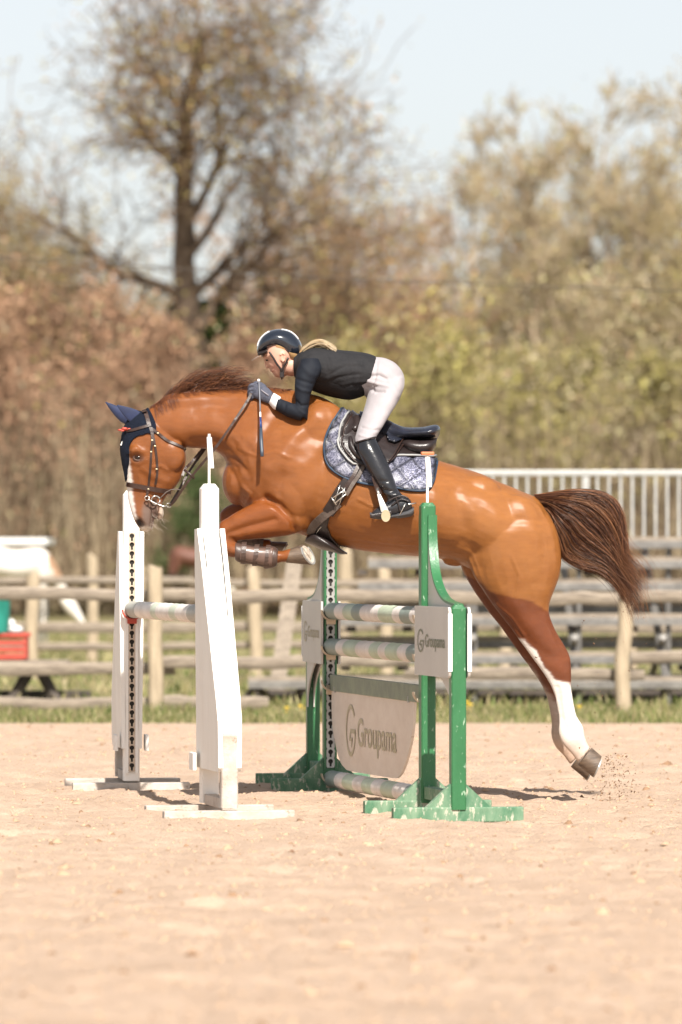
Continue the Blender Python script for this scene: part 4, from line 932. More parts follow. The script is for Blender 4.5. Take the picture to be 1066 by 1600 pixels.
body = mesh_np('body', HV, HQ, M['coat'], horse, col=C.clip(0.005, .95))
BVH = BVHTree.FromPolygons([Vector(v) for v in HV], [tuple(q) for q in HQ.tolist()])
EYE0 = Vector((0, 0, CH))
def surf(px, py, s=-1):
    """point on the near (-1) or far (+1) flank of the horse under an image point"""
    if s < 0: o = EYE0; d = (H(px, py) - EYE0).normalized()
    else: o = H(px, py, 2.0); d = (EYE0 - o).normalized()
    h = BVH.ray_cast(o, d, 60)
    return (h[0], h[1]) if h[0] is not None else (None, None)
# eyes
for s in (-1, 1):
    p, n = surf(216, 715.5, s)
    mb = MB(); mb.ball(p - Vector((0, s * .010, 0)), .019, 14, (1.15, .8, .85)); eo = mb.build('eye', M['eye'], horse, smooth=True)
    mb = MB(); lid = []
    for a in np.linspace(0, math.pi * 2, 20): lid.append(p + Vector((.0225 * math.cos(a), s * .001, .0135 * math.sin(a) + .001)))
    mb.tube(lid, .0048, 6); mb.build('eyelid', M['hoof'] if False else mat('lid' + str(s), (.10, .05, .035), rough=.6), eo, smooth=True)
# hooves
def hoof(cor_a, cor_b, sol_a, sol_b, off, w0, w1, tilt=0.0):
    """coronet and sole given as toe / heel points in the picture plane"""
    n = 24; mb = MB(); rs = []
    dr = ((H(*sol_a, off) + H(*sol_b, off)) - (H(*cor_a, off) + H(*cor_b, off))).normalized()
    for t in np.linspace(0, 1, 6):
        A = H(*cor_a, off).lerp(H(*sol_a, off), t); B = H(*cor_b, off).lerp(H(*sol_b, off), t); c = (A + B) / 2; a = (A - B) / 2; w = w0 + (w1 - w0) * t
        rs.append([c + a * math.cos(2 * math.pi * k / n) * (1 if math.cos(2 * math.pi * k / n) > 0 else .9) + Vector((0, w * math.sin(2 * math.pi * k / n) * (1 - .18 * (math.cos(2 * math.pi * k / n) < 0) * abs(math.cos(2 * math.pi * k / n))), 0)) + dr * (tilt * t * math.sin(2 * math.pi * k / n)) for k in range(n)])
    mb.rings(rs); h = mb.build('hoof', M['hoof'], horse, smooth='auto')
    ax = sum(rs[-1], Vector()) / n; nrm = (rs[-1][0] - rs[-1][n // 2]).cross(rs[-1][n // 4] - rs[-1][3 * n // 4]).normalized(); nrm = nrm if nrm.dot(dr) > 0 else -nrm
    mb = MB(); R1 = [ax + (p - ax) * .86 + nrm * .0015 for p in rs[-1]]; R2 = [ax + (p - ax) * .5 - nrm * .004 for p in rs[-1]]
    mb.rings([R1, [p + nrm * .0015 for p in R1]]); 
    fr_ = [ax + (rs[-1][0] - ax) * .5, ax + (rs[-1][n // 2 - 3] - ax) * .8, ax + (rs[-1][n // 2 + 3] - ax) * .8]
    mb.add([p + nrm * .002 for p in fr_] + [p + nrm * .010 for p in fr_], [(0, 1, 2), (3, 5, 4), (0, 3, 4, 1), (1, 4, 5, 2), (2, 5, 3, 0)]); mb.build('sole', M['sole'], h)
    mb = MB(); sh = []
    for k in range(-9, 10):
        p = rs[-1][k % n]; q = ax + (p - ax) * .82; sh.append([p + nrm * .001, q + nrm * .001, q + nrm * .008, p + nrm * .008])
    mb.rings(sh); mb.build('shoe', M['galv'], h)
hoof((447, 879), (455, 856), (488, 883), (472, 849), -.17, .040, .054, .024)
hoof((452, 876), (460, 851), (474, 883), (488, 858), -.17, .03, .03) if False else None
hoof((422, 862), (424, 845), (440, 862), (450, 846), .17, .040, .050)
hoof((903, 1195), (926, 1167), (926, 1214), (941, 1180), -.135, .044, .058)
hoof((892, 1198), (914, 1172), (916, 1218), (931, 1186), .125, .044, .058)
# tendon boots on the forelegs, close to the leg
M['boot_leather'] = mat('boot_leather', (.085, .05, .04), (.055, .035, .028), rough=.38, scale=14, bump=.2, bscale=90)
M['boot_shell'] = mat('boot_shell', (.16, .10, .08), (.12, .075, .06), rough=.3, scale=14)
for off, S, nm in ((-.17, [(367, 847, 367, 874, .045), (376, 849, 374, 879, .050), (396, 853, 392, 882, .044), (414, 854, 410, 886, .046), (426, 853, 424, 888, .052), (435, 858, 433, 884, .046)], 'near'),
                   (.17, [(362, 818, 358, 846, .045), (372, 822, 368, 852, .048), (388, 828, 383, 858, .042), (404, 834, 400, 864, .048), (412, 838, 408, 864, .042)], 'far')):
    mb = MB(); loft(mb, [(a, b, c, d, h, off, 0) for a, b, c, d, h in S], 4, 20); V, Q = remesh(mb, .006, 2); tb = mesh_np('tendon_boot', V, Q, M['boot_leather'], horse)
    k = S[1:-1]; mb = MB()
    loft(mb, [(a + 1, b + 2.5, c + 1, d - 3.5, h * .55, off + (-.026 if off < 0 else .026), 0) for a, b, c, d, h in k], 3, 16); mb.build('shell', M['boot_shell'], tb, smooth=True)
    for j in (1, 2, 3):
        a, b, c, d, h = S[j]; mb = MB(); A, B = H(a + 6, b - 1.5, off), H(c + 6, d + 1.5, off); cc = (A + B) / 2; ra = (A - B) / 2; pts = []
        for t in np.linspace(0, 2 * math.pi, 21): pts.append(cc + ra * math.cos(t) + Vector((0, (h + .004) * math.sin(t), 0)))
        rs = [[p + Vector((-.012, 0, 0)), p + Vector((.012, 0, 0)), p + Vector((.012, 0, 0)) + (p - cc) * .06, p + Vector((-.012, 0, 0)) + (p - cc) * .06] for p in pts]
        mb.rings(rs); mb.build('strap', M['boot_leather'], tb, smooth=False)
# mane and tail
def hairmesh(name, P, rad, cols, n=3): V, Q, Cc = strands(P, rad, cols, n); return mesh_np(name, V, Q, M['hair'], horse, col=Cc)
def curves_between(A, B, n, K, wig, ysp, seed, lmin=.8, y0=0.0, jit=6, pw=1.0):
    r = np.random.default_rng(seed); A = crom(A, 8); B = crom(B, 8)
    ta = np.linspace(0, 1, len(A)); tb = np.linspace(0, 1, len(B)); out = np.zeros((n, K, 3))
    for i in range(n):
        u = r.random() ** pw; L = r.uniform(lmin, 1.0); t = np.linspace(0, L, K)
        a = np.stack([np.interp(t, ta, A[:, j]) for j in (0, 1)], 1); b = np.stack([np.interp(t, tb, B[:, j]) for j in (0, 1)], 1)
        p = a * (1 - u) + b * u; ph = r.uniform(0, 6.28, 3); f = r.uniform(2, 5)
        j = np.stack([r.normal(0, jit) * t ** 1.5 + wig * np.sin(f * t * 3 + ph[0]) * t, r.normal(0, jit) * t ** 1.5 + wig * np.sin(f * t * 3 + ph[1]) * t], 1); p = p + j
        yo = y0 + r.normal(0, ysp) * (np.minimum(t * 4, 1) * .7 + .3) + .02 * np.sin(f * t * 2 + ph[2])
        for k in range(K): out[i, k] = H(p[k, 0], p[k, 1], yo[k])
    return out, r
TA = [(836, 773), (862, 769), (895, 765), (930, 767), (956, 778), (970, 800), (975, 832), (976, 862), (990, 882), (1016, 900)]
TB = [(842, 790), (856, 803), (866, 828), (873, 850), (880, 872), (905, 886), (938, 895), (962, 915), (980, 942), (990, 975)]
TM = [(838, 775), (866, 778), (895, 785), (912, 806), (918, 835), (925, 862), (945, 882), (968, 902), (985, 925), (996, 950)]
tcols = np.array([(.065, .022, .010), (.030, .012, .007), (.12, .045, .018), (.23, .10, .042), (.08, .028, .013)])
P1, r = curves_between(TA, TB, 5200, 22, 2.2, .045, 41, .50, jit=5.5)
rad = (np.interp(np.linspace(0, 1, 22), [0, .15, .7, 1], [.0007, .0010, .0008, .00018]))[None] * r.uniform(.7, 1.4, (len(P1), 1))
cc = tcols[r.integers(0, 5, len(P1))] * r.uniform(.8, 1.3, (len(P1), 1))
cc *= (.88 + .24 * (np.sin(P1[:, 8, 0] * 90 + P1[:, 8, 2] * 60) > 0))[:, None]
tail = hairmesh('tail', P1, rad, cc)
mb = MB(); loft(mb, [(834, 772, 846, 796, .05, 0, 0), (862, 771, 862, 800, .055, 0, 0), (892, 771, 884, 808, .05, 0, 0), (918, 776, 900, 820, .04, 0, 0), (935, 790, 912, 840, .03, 0, 0)], 4, 18)
mb.build('dock', mat('dock', (.10, .035, .016), (.16, .06, .025), rough=.6, scale=60, stretch=(1, 4, 4)), tail, smooth=True)
P2, r2 = curves_between([(955, 785), (985, 850), (1012, 885), (1022, 930)], [(905, 870), (945, 890), (975, 920), (992, 985)], 170, 18, 4, .06, 43, .55, jit=14)
# wispy ends: start inside the mass
hairmesh('tail_wisp', P2, np.full((len(P2), 18), .0006) * np.linspace(1.2, .5, 18), tcols[r2.integers(2, 4, len(P2))] * 1.2)
r = np.random.default_rng(51); n = 1500; K = 12; Pm = np.zeros((n, K, 3)); crest = np.array([(232, 636), (245, 630), (262, 618), (285, 612.5), (310, 610), (345, 608), (385, 606.5), (420, 607), (455, 609)], float)
for i in range(n):
    u = r.random() ** .9; x = 234 + u * 216; y = np.interp(x, crest[:, 0], crest[:, 1]) + 1.5
    fwd = np.clip((x - 240) / 40, 0, 1) * np.clip((430 - x) / 90, .0, 1); L = (10 + 62 * fwd * r.uniform(.25, 1.0)); hgt = (5 + 34 * fwd) * r.uniform(.1, 1.0) ** 1.1
    if x > 330: L *= .75; hgt *= np.clip((400 - x) / 70, .12, 1)
    t = np.linspace(0, 1, K); sgn = r.normal(0, 1)
    px = x + L * (t * .55 + .45 * t ** 1.6); py = y - hgt * np.sin(t * 1.9) + 2.0 * np.sin(t * 5 + sgn) * t; py = py + (4 * t ** 2 * abs(sgn) * .6)
    yo = r.normal(0, .014) + .035 * t * r.normal(.3, 1)
    for k in range(K): Pm[i, k] = H(px[k], py[k], yo[k] if not hasattr(yo, 'shape') or yo.shape == () else yo[k])
cm = np.array([(.07, .023, .010), (.11, .036, .014), (.045, .015, .008), (.19, .07, .025)])[r.integers(0, 4, n)] * r.uniform(.8, 1.2, (n, 1))
mane = hairmesh('mane', Pm, np.linspace(.0017, .0005, K)[None] * r.uniform(.7, 1.3, (n, 1)), cm)
n = 260; Pm = np.zeros((n, 10, 3))      # short hair lying on the near side of the crest
for i in range(n):
    x = r.uniform(240, 275) if i < 60 else r.uniform(262, 440); y = np.interp(x, crest[:, 0], crest[:, 1]) + 1; L = r.uniform(10, 24) if i < 60 else r.uniform(3, 8); t = np.linspace(0, 1, 10)
    dx = r.normal(4, 4); 
    for k in range(10):
        px, py = x + dx * t[k] + (2 * t[k] ** 2), y + L * t[k] ** 1.3; p, nn = surf(px, py, -1)
        Pm[i, k] = (p + nn * .004) if p is not None else H(px, py, -.01)
hairmesh('mane_short', Pm, np.full((n, 10), .0012) * np.linspace(1, .4, 10), np.array([(.15, .050, .022), (.26, .09, .035), (.11, .035, .018)])[r.integers(0, 3, n)])
# whiskers on the muzzle
n = 46; Pw = np.zeros((n, 6, 3))
for i in range(n):
    x, y = r.uniform(226, 255), r.uniform(800, 829); t = np.linspace(0, 1, 6); dx, dy = r.normal(5, 4), r.uniform(2, 9)
    for k in range(6): Pw[i, k] = H(x + dx * t[k], y + dy * t[k] ** 1.4, r.normal(0, .002) - .03)
hairmesh('whiskers', Pw, np.full((n, 6), .0004), np.tile((.6, .5, .42), (n, 1)))

# shells cut from the horse's own surface: things that lie on the coat follow it exactly
HN = vnorm(HV, HQ); QC = PP[HQ].mean(1)
def shell(poly, lift, thick, sides=(-1, 1), ysel=None, wob=None, snap=True, smooth_it=0, infl=None):
    poly = np.asarray(poly, float); m = inside(QC, poly)
    qy = HV[HQ][:, :, 1].mean(1)
    if sides == (-1,): m &= qy < D0
    if sides == (1,): m &= qy > D0
    if ysel is not None: m &= ysel(QC, qy)
    Q = HQ[m]; ids, inv = np.unique(Q, return_inverse=True); Q = inv.reshape(-1, 4); V = HV[ids].copy(); N = HN[ids]
    E = {}
    for q in Q:
        for a, b in ((q[0], q[1]), (q[1], q[2]), (q[2], q[3]), (q[3], q[0])): E[(a, b)] = 1
    bd = [(a, b) for a, b in E if (b, a) not in E]
    if snap:
        bi = np.unique(np.array(bd).ravel()); pv = proj(V[bi]); cl = np.append(poly, poly[:1], 0)
        for i, vi in enumerate(bi):
            best = None
            for a, b in zip(cl[:-1], cl[1:]):
                ab = b - a; t = min(1, max(0, (pv[i] - a) @ ab / (ab @ ab))); c = a + ab * t; dd = np.hypot(*(pv[i] - c))
                if best is None or dd < best[0]: best = (dd, c)
            if best[0] < 4: V[vi, 0] += (best[1][0] - pv[i][0]) * V[vi, 1] / F; V[vi, 2] -= (best[1][1] - pv[i][1]) * V[vi, 1] / F
    if smooth_it: 
        N = N.copy()
        for _ in range(smooth_it):
            N = lap(N, Q, 1, .6); N /= np.linalg.norm(N, axis=1, keepdims=True)
    l = np.full(len(V), lift) + (wob(proj(V), V) if wob is not None else 0)
    if infl is not None: l = l + infl * 0
    Vo = V + N * (l + thick)[:, None]; Vi = V + N * l[:, None] - N * .004; n = len(V)
    W_ = [(b, a, a + n, b + n) for a, b in bd]
    Qs = np.concatenate([Q, Q[:, ::-1] + n, np.array(W_)])
    return np.concatenate([Vo, Vi]), Qs, bd
def strap(pts, wpx, lift=.004, th=.004, s=-1, k=6):
    """flat strap draped on the coat along a picture path"""
    S = crom([list(p) for p in pts], k); mb = MB(); rs = []; last = None
    for i, (x, y) in enumerate(S):
        p, n = surf(x, y, s)
        if p is None: p, n = (H(x, y, last) if last is not None else H(x, y, s * .05)), Vector((0, s, 0))
        last = p.y - D0; n = (n + Vector((0, s, 0)) * .8).normalized()
        d = Vector((S[min(i + 1, len(S) - 1)][0] - S[max(i - 1, 0)][0], 0, -(S[min(i + 1, len(S) - 1)][1] - S[max(i - 1, 0)][1]))).normalized()
        w = d.cross(n).normalized() * (wpx / 2 / F * D0); c = p + n * lift
        rs.append([c - w, c + w, c + w * .9 + n * th, c - w * .9 + n * th])
    return mb.rings(rs)
# ear bonnet of navy knit, worn by the horse
M['knit'] = mat('knit', (.005, .008, .018), (.014, .020, .038), rough=.9, scale=220, bump=1.5, bscale=160, spec=.2)
M['ear_cloth'] = mat('ear_cloth', (.014, .024, .075), (.010, .016, .05), rough=.75, scale=20, sheen=.3)
BON = [(222, 634), (232, 637), (238, 648), (243, 660), (244, 676), (238, 679), (231, 677), (224, 680), (217, 681), (210, 685), (205, 692), (202, 700), (202.5, 712), (202, 724), (200, 734), (199, 746), (197, 757), (194, 758), (186, 756), (180, 700), (184, 660), (205, 640)]
V, Q, _ = shell(BON, .003, .005, wob=lambda p, v: .0014 * np.sin(p[:, 1] * 1.7) * np.sin(p[:, 0] * 1.7))
bonnet = mesh_np('ear_bonnet', V, Q, M['knit'], horse)
for s, base, mid, tip in ((-1, (217, 655), (199, 644), (183, 633)), (1, (204, 656), (184, 644), (165, 628))):
    mb = MB(); rs = []; b0, m0, t0 = H(*base, s * .045), H(*mid, s * .060), H(*tip, s * .055)
    for i in range(13):
        t = i / 12; c = b0 * (1 - t) ** 2 + m0 * 2 * t * (1 - t) + t0 * t * t; d = (m0 - b0).lerp(t0 - m0, t).normalized()
        w = np.interp(t, [0, .25, .5, .8, 1], [.034, .035, .027, .013, .002]); dep = w * .62; a = Vector((-d.z, 0, d.x)); bb = Vector((0, 1, 0)); ring_ = []
        for k in range(16):
            th = 2 * math.pi * k / 16; ring_.append(c + a * w * math.cos(th) + bb * dep * math.sin(th) * (1 if math.sin(th) * s < 0 else .35))
        rs.append(ring_)
    mb.rings(rs); mb.build('ear_cover', M['ear_cloth'], bonnet, smooth=True)
rr = random.Random(2); mb = MB(); c = H(196, 672, -.075)
for k in range(9): mb.ball(c + Vector((rr.uniform(-.028, .028), rr.uniform(-.01, .01), rr.uniform(-.012, .014))), rr.uniform(.007, .012), 6, (1.4, .8, .7))
mb.build('red_tassel', M['red'], bonnet, smooth=True)
mb = MB(); p = surf(190.5, 690, -1)[0] or H(191, 690, -.03); mb.tube([H(189, 696, p.y - D0 - .012), H(191, 691, p.y - D0 - .014), H(194, 688, p.y - D0 - .016)], .004, 6); mb.build('white_mark', M['white_paint'], bonnet)
# ------------------------------------------------------------------ saddlery
M['leather'] = mat('leather', (.030, .021, .020), (.018, .013, .013), rough=.33, scale=12, bump=.15, bscale=160, rvar=.08)
M['leather_brown'] = mat('leather_brown', (.050, .025, .018), (.028, .014, .011), rough=.4, scale=14, bump=.2, bscale=120)
M['leather_seat'] = mat('leather_seat', (.020, .024, .040), (.014, .015, .022), rough=.25, scale=12, bump=.1, bscale=160)
M['leather_grey'] = mat('leather_grey', (.13, .10, .085), (.085, .065, .055), rough=.55, scale=20, bump=.4, bscale=90)
M['piping'] = mat('piping', (.36, .36, .35), (.28, .28, .28), rough=.6)
M['navy'] = mat('navy', (.020, .045, .085), (.012, .025, .05), rough=.6)
M['metal'] = mat('metal', (.72, .70, .66), (.55, .54, .52), rough=.25, metal=.9)
M['brass'] = mat('brass', (.66, .58, .40), (.55, .46, .30), rough=.35, metal=.6)
def glitter():
    m = bpy.data.materials.new('glitter_quilt'); m.use_nodes = True; N, L = m.node_tree.nodes, m.node_tree.links; p = N['Principled BSDF']
    tc = N.new('ShaderNodeTexCoord'); v = N.new('ShaderNodeTexVoronoi'); v.inputs['Scale'].default_value = 260; L.new(tc.outputs['Object'], v.inputs[0])
    n = N.new('ShaderNodeTexNoise'); n.inputs['Scale'].default_value = 75; n.inputs['Detail'].default_value = 5; L.new(tc.outputs['Object'], n.inputs[0])
    sx = N.new('ShaderNodeSeparateColor'); L.new(v.outputs['Color'], sx.inputs[0]); ad = N.new('ShaderNodeMath'); ad.operation = 'MULTIPLY'; L.new(sx.outputs[0], ad.inputs[0]); L.new(n.outputs[0], ad.inputs[1])
    r = N.new('ShaderNodeValToRGB'); r.color_ramp.elements[0].position = .12; r.color_ramp.elements[0].color = (.035, .038, .07, 1); r.color_ramp.elements[1].position = .42; r.color_ramp.elements[1].color = (.22, .22, .29, 1); L.new(ad.outputs[0], r.inputs[0])
    at = N.new('ShaderNodeAttribute'); at.attribute_name = 'Col'; x = N.new('ShaderNodeMix'); x.data_type = 'RGBA'; x.blend_type = 'MULTIPLY'; x.inputs[0].default_value = 1; L.new(r.outputs[0], x.inputs[6]); L.new(at.outputs[0], x.inputs[7]); L.new(x.outputs[2], p.inputs['Base Color'])
    p.inputs['Roughness'].default_value = .42; b = N.new('ShaderNodeBump'); b.inputs['Strength'].default_value = .5; b.inputs['Distance'].default_value = .003; L.new(sx.outputs[1], b.inputs['Height']); L.new(b.outputs[0], p.inputs['Normal']); return m
M['glitter'] = glitter()
PAD = [(545, 622), (536, 633), (527, 648), (518, 662), (510, 679), (506, 698), (507, 714), (513, 726), (524, 738), (541, 748), (560, 754), (580, 758), (600, 761), (618, 763), (640, 767), (658, 768), (670, 765), (676, 756), (680, 740), (683, 718), (686, 694), (690, 640), (560, 600)]
pad = empty('saddle_pad', H(600, 765, 0), label='navy glitter quilted saddle pad with dark binding between saddle and horse', cat='saddle pad')
def qlines(p):
    a = (p[:, 0] * .62 + p[:, 1]) / 31.0; b = (p[:, 0] * -1.25 + p[:, 1]) / 44.0
    return np.minimum(np.abs(a - np.round(a)) * 31 * .72, np.abs(b - np.round(b)) * 44 * .62)
V, Q, bd = shell(PAD, .004, .014, smooth_it=3, wob=lambda p, v: -.008 * np.exp(-(qlines(p) / 2.4) ** 2))
pv = proj(V); q = qlines(pv); lin = np.exp(-(q / 1.7) ** 2); rim = np.exp(-(seg_dist(pv, PAD[:-2]) / 4.5) ** 4)
r = np.random.default_rng(6); orn = np.exp(-((pv[:, 0] - 650) / 20) ** 4 - ((pv[:, 1] - 742) / 15) ** 4) * (np.sin(pv[:, 0] * .9 + 2 * np.sin(pv[:, 1] * .5)) * np.sin(pv[:, 1] * 1.1 + 1.5 * np.sin(pv[:, 0] * .4)) > .12)
C = np.ones((len(V), 3)); C = C * (1 - .75 * lin)[:, None]; C = C * (1 - .92 * rim)[:, None]; C = C + orn[:, None] * 1.5
mesh_np('quilted_cloth', V, Q, M['glitter'], pad, col=C)
def edge_tube(poly, rad, lift, m, name, root, sides=(-1, 1), k=4):
    for s in sides:
        pts = []; S = crom([list(p) for p in poly], k)
        for x, y in S:
            p, n = surf(x, y, s)
            if p is not None: pts.append(p + n * lift)
        if len(pts) > 3: mb = MB(); mb.tube(pts, rad, 6); mb.build(name, m, root, smooth=True)
edge_tube(PAD[:-2], .0065, .012, M['navy'], 'binding', pad)
# half pad (grey piped) and saddle
HP = [(552, 626), (544, 640), (534, 655), (528, 672), (527, 688), (531, 703), (540, 716), (548, 724), (560, 728), (600, 720), (622, 717), (650, 718), (679, 719), (684, 704), (687, 686), (690, 640), (565, 600)]
sad = empty('saddle', H(610, 720, 0), label='dark leather jumping saddle with knee rolls and grey-edged half pad', cat='saddle')
V, Q, bd = shell(HP, .016, .010, smooth_it=4); mesh_np('half_pad', V, Q, M['leather'], sad)
edge_tube(HP[:-2], .0055, .026, M['piping'], 'piping', sad)
FL = [(556, 630), (548, 642), (540, 656), (534, 672), (533, 690), (537, 704), (548, 718), (560, 728), (574, 734), (592, 735), (608, 728), (620, 714), (632, 694), (640, 680), (634, 650), (600, 630)]
V, Q, bd = shell(FL, .027, .008, smooth_it=5); mesh_np('flap', V, Q, M['leather'], sad)
edge_tube(FL[1:14], .0035, .036, M['leather_brown'], 'flap_edge', sad)
def roll(secs, name, m, sides=(-1, 1)):
    for s in sides:
        mb = MB(); loft(mb, [(a, b, c, d, h, s * o, 0) for a, b, c, d, h, o in secs], 5, 20); mb.build(name, m, sad, smooth=True)
def so_(x, y): p = surf(x, y, -1)[0]; return abs(p.y - D0) if p is not None else .2
kr = [(548, 664), (552, 656), (560, 646)]
for pts, w in (([(545, 676), (551, 662), (560, 648), (566, 640)], .020), ([(545, 690), (548, 703), (556, 714), (566, 722)], .017)):
    for s in (-1, 1):
        P = [];
        for x, y in crom([list(p) for p in pts], 5):
            p, n = surf(x, y, s); 
            if p is not None: P.append(p + n * .040)
        k = len(P); mb = MB(); mb.tube(P, [w * math.sin(math.pi * (i + .6) / (k + .2)) ** .5 for i in range(k)], 12); mb.build('knee_roll', M['leather'], sad, smooth=True)
# seat
SEAT = [(562, 642, 562, 662, .055, 0, 0), (572, 644, 574, 686, .10, 0, 0), (590, 648, 592, 700, .115, 0, 0), (606, 653, 608, 700, .125, 0, 0), (618, 660, 619, 696, .14, 0, 0), (632, 666, 632, 690, .16, 0, 0), (648, 667, 648, 688, .178, 0, 0), (664, 666, 664, 687, .19, 0, 0), (676, 663, 675, 687, .185, 0, 0), (684, 663, 682, 684, .15, 0, 0), (688, 667, 687, 675, .08, 0, 0)]
mb = MB(); loft(mb, SEAT, 5, 32); V, Q = remesh(mb, .006, 3); pv = proj(V); w = np.exp(-((V[:, 1] - D0) / .05) ** 2) * (pv[:, 0] > 600); V[:, 2] -= .012 * w * (V[:, 2] > np.interp(pv[:, 0], [600, 690], [1.80, 1.80]))
mesh_np('seat', V, Q, M['leather_seat'], sad)
roll([(628, 688, 628, 700, .05, .095), (638, 686, 639, 707, .07, .105), (655, 687, 656, 711, .075, .11), (672, 686, 672, 708, .07, .105), (683, 684, 681, 698, .04, .09)], 'panel', M['leather'])
mb = MB()
SK = [(596, 672), (598, 690), (602, 700), (612, 703), (624, 700), (634, 690), (640, 680), (628, 674), (610, 668)]
V, Q, bd = shell(SK, .048, .006, smooth_it=5); mesh_np('skirt', V, Q, M['leather_seat'], sad)
edge_tube([(640, 681), (634, 691), (624, 701), (612, 722), (606, 730)], .003, .052, M['leather_brown'], 'stitching', sad)
edge_tube([(618, 668), (632, 676), (650, 681), (672, 682), (684, 678)], .0025, .075, M['leather_brown'], 'stitching', sad, sides=(-1,)) if False else None
# girth straps, buckle guard, girth, belly guard
for dx in (0, 8): 
    mb = strap([(561 + dx, 728), (553 + dx, 744), (544 + dx, 757), (534 + dx, 773)], 6.5, .022, .006); mb.build('girth_strap', M['leather_brown'] if dx == 0 else M['leather_grey'], sad)
mb = strap([(545, 752), (536, 764), (527, 779), (519, 792), (513, 801)], 20, .010, .010); mb.build('buckle_guard', M['leather'], sad)
mb = strap([(530, 786), (518, 797), (503, 809), (489, 823), (486, 832)], 13, .012, .008); mb.build('girth', M['leather_grey'], sad)
for a, b in (((540, 766), (522, 777)), ((543, 771), (525, 784)), ((536, 762), (545, 773)), ((520, 776), (528, 786))):
    pa, na = surf(*a); pb, nb = surf(*b); mb = MB(); mb.tube([pa + na * .034, pb + nb * .034], .004, 6); mb.build('buckle', M['metal'], sad, smooth=True)
mb = MB(); pa, na = surf(529, 779); 
for a, b in (((533, 758), (524, 783)), ((541, 762), (532, 787))): pa, na = surf(*a); pb, nb = surf(*b); mb.tube([pa + na * .036, pb + nb * .036], .0022, 5)
mb.build('buckle_tongue', M['metal'], sad, smooth=True)
GU = [(478, 840), (484, 828), (492, 820), (503, 826), (516, 838), (528, 852), (541, 864), (538, 868), (520, 862), (500, 856), (486, 850)]
mb = MB(); loft(mb, [(480, 836, 476, 848, .10, 0, 0), (492, 826, 487, 852, .15, 0, 0), (505, 832, 500, 858, .17, 0, 0), (520, 846, 517, 862, .17, 0, 0), (534, 858, 532, 866, .12, 0, 0), (543, 863.5, 543, 866, .05, 0, 0)], 4, 24); mb.build('stud_guard', M['leather'], sad, smooth=True)
GB = [(479, 850), (487, 820), (505, 808), (516, 806), (512, 822), (518, 838), (530, 852), (545, 866), (530, 900), (470, 900)]
V, Q, bd = shell(GB, .003, .009, smooth_it=2); mesh_np('belly_guard', V, Q, M['leather'], sad)
edge_tube([(489, 850), (494, 838), (498, 828), (504, 820)], .0022, .016, M['metal'], 'rings', sad, sides=(-1,))
# stirrup near side
yo = -.375
mb = MB(); A = [H(586, 700, -.345), H(583, 725, -.36), H(586, 748, yo), H(593, 772, yo)]
for dxx in (-2.2, 2.2): mb.tube([a + Vector((dxx / F * D0, 0, 0)) for a in A], .0075, 4, flat=.35)
mb.build('stirrup_leather', M['leather_brown'], sad)
mb = MB(); rs = []
for t in np.linspace(0, 1, 9):
    c = H(592 + 10 * t, 772 + 28 * t, yo - .055 - .012 * math.sin(t * 3)); w = (.008 + .012 * t) ; rs.append([c + Vector((-w, 0, 0)), c + Vector((0, -.006, 0)), c + Vector((w, 0, 0)), c + Vector((0, .006, 0))])
mb.rings(rs); mb.build('stirrup_branch', M['plastic_white'], sad, smooth='auto')
mb = MB(); rs = []
for t in np.linspace(0, 1, 9):
    c = H(592 + 10 * t, 772 + 28 * t, yo + .055 + .012 * math.sin(t * 3)); w = .008 + .010 * t; rs.append([c + Vector((-w, 0, 0)), c + Vector((0, -.006, 0)), c + Vector((w, 0, 0)), c + Vector((0, .006, 0))])
mb.rings(rs); mb.build('stirrup_branch', M['metal'], sad, smooth='auto')
mb = MB(); c = H(603, 806, yo - .062); mb.tube([c + Vector((0, -.010, 0)), c + Vector((0, .012, 0))], .024, 18); mb.v = [Vector(((v.x - c.x) * .95 + c.x, v.y, (v.z - c.z) * 1.25 + c.z)) for v in mb.v]; mb.build('stirrup_foot', M['brass'], sad, smooth='auto')
mb = MB(); a, b = H(579, 807, yo), H(612, 801, yo); d = (b - a).normalized(); mb.box((0, 0, 0), ((b - a).length, .12, .020), bev=.006); Mx = Matrix.Rotation(-math.atan2(d.z, d.x), 4, 'Y'); mb.v = [Mx @ v + (a + b) / 2 for v in mb.v]; mb.build('tread', M['leather'], sad)
mb = MB(); mb.tube([H(592, 772, yo - .055), H(590, 766, yo - .03), H(590, 764, yo), H(590, 766, yo + .03), H(592, 772, yo + .055)], .007, 8); mb.build('stirrup_eye', M['metal'], sad, smooth=True)

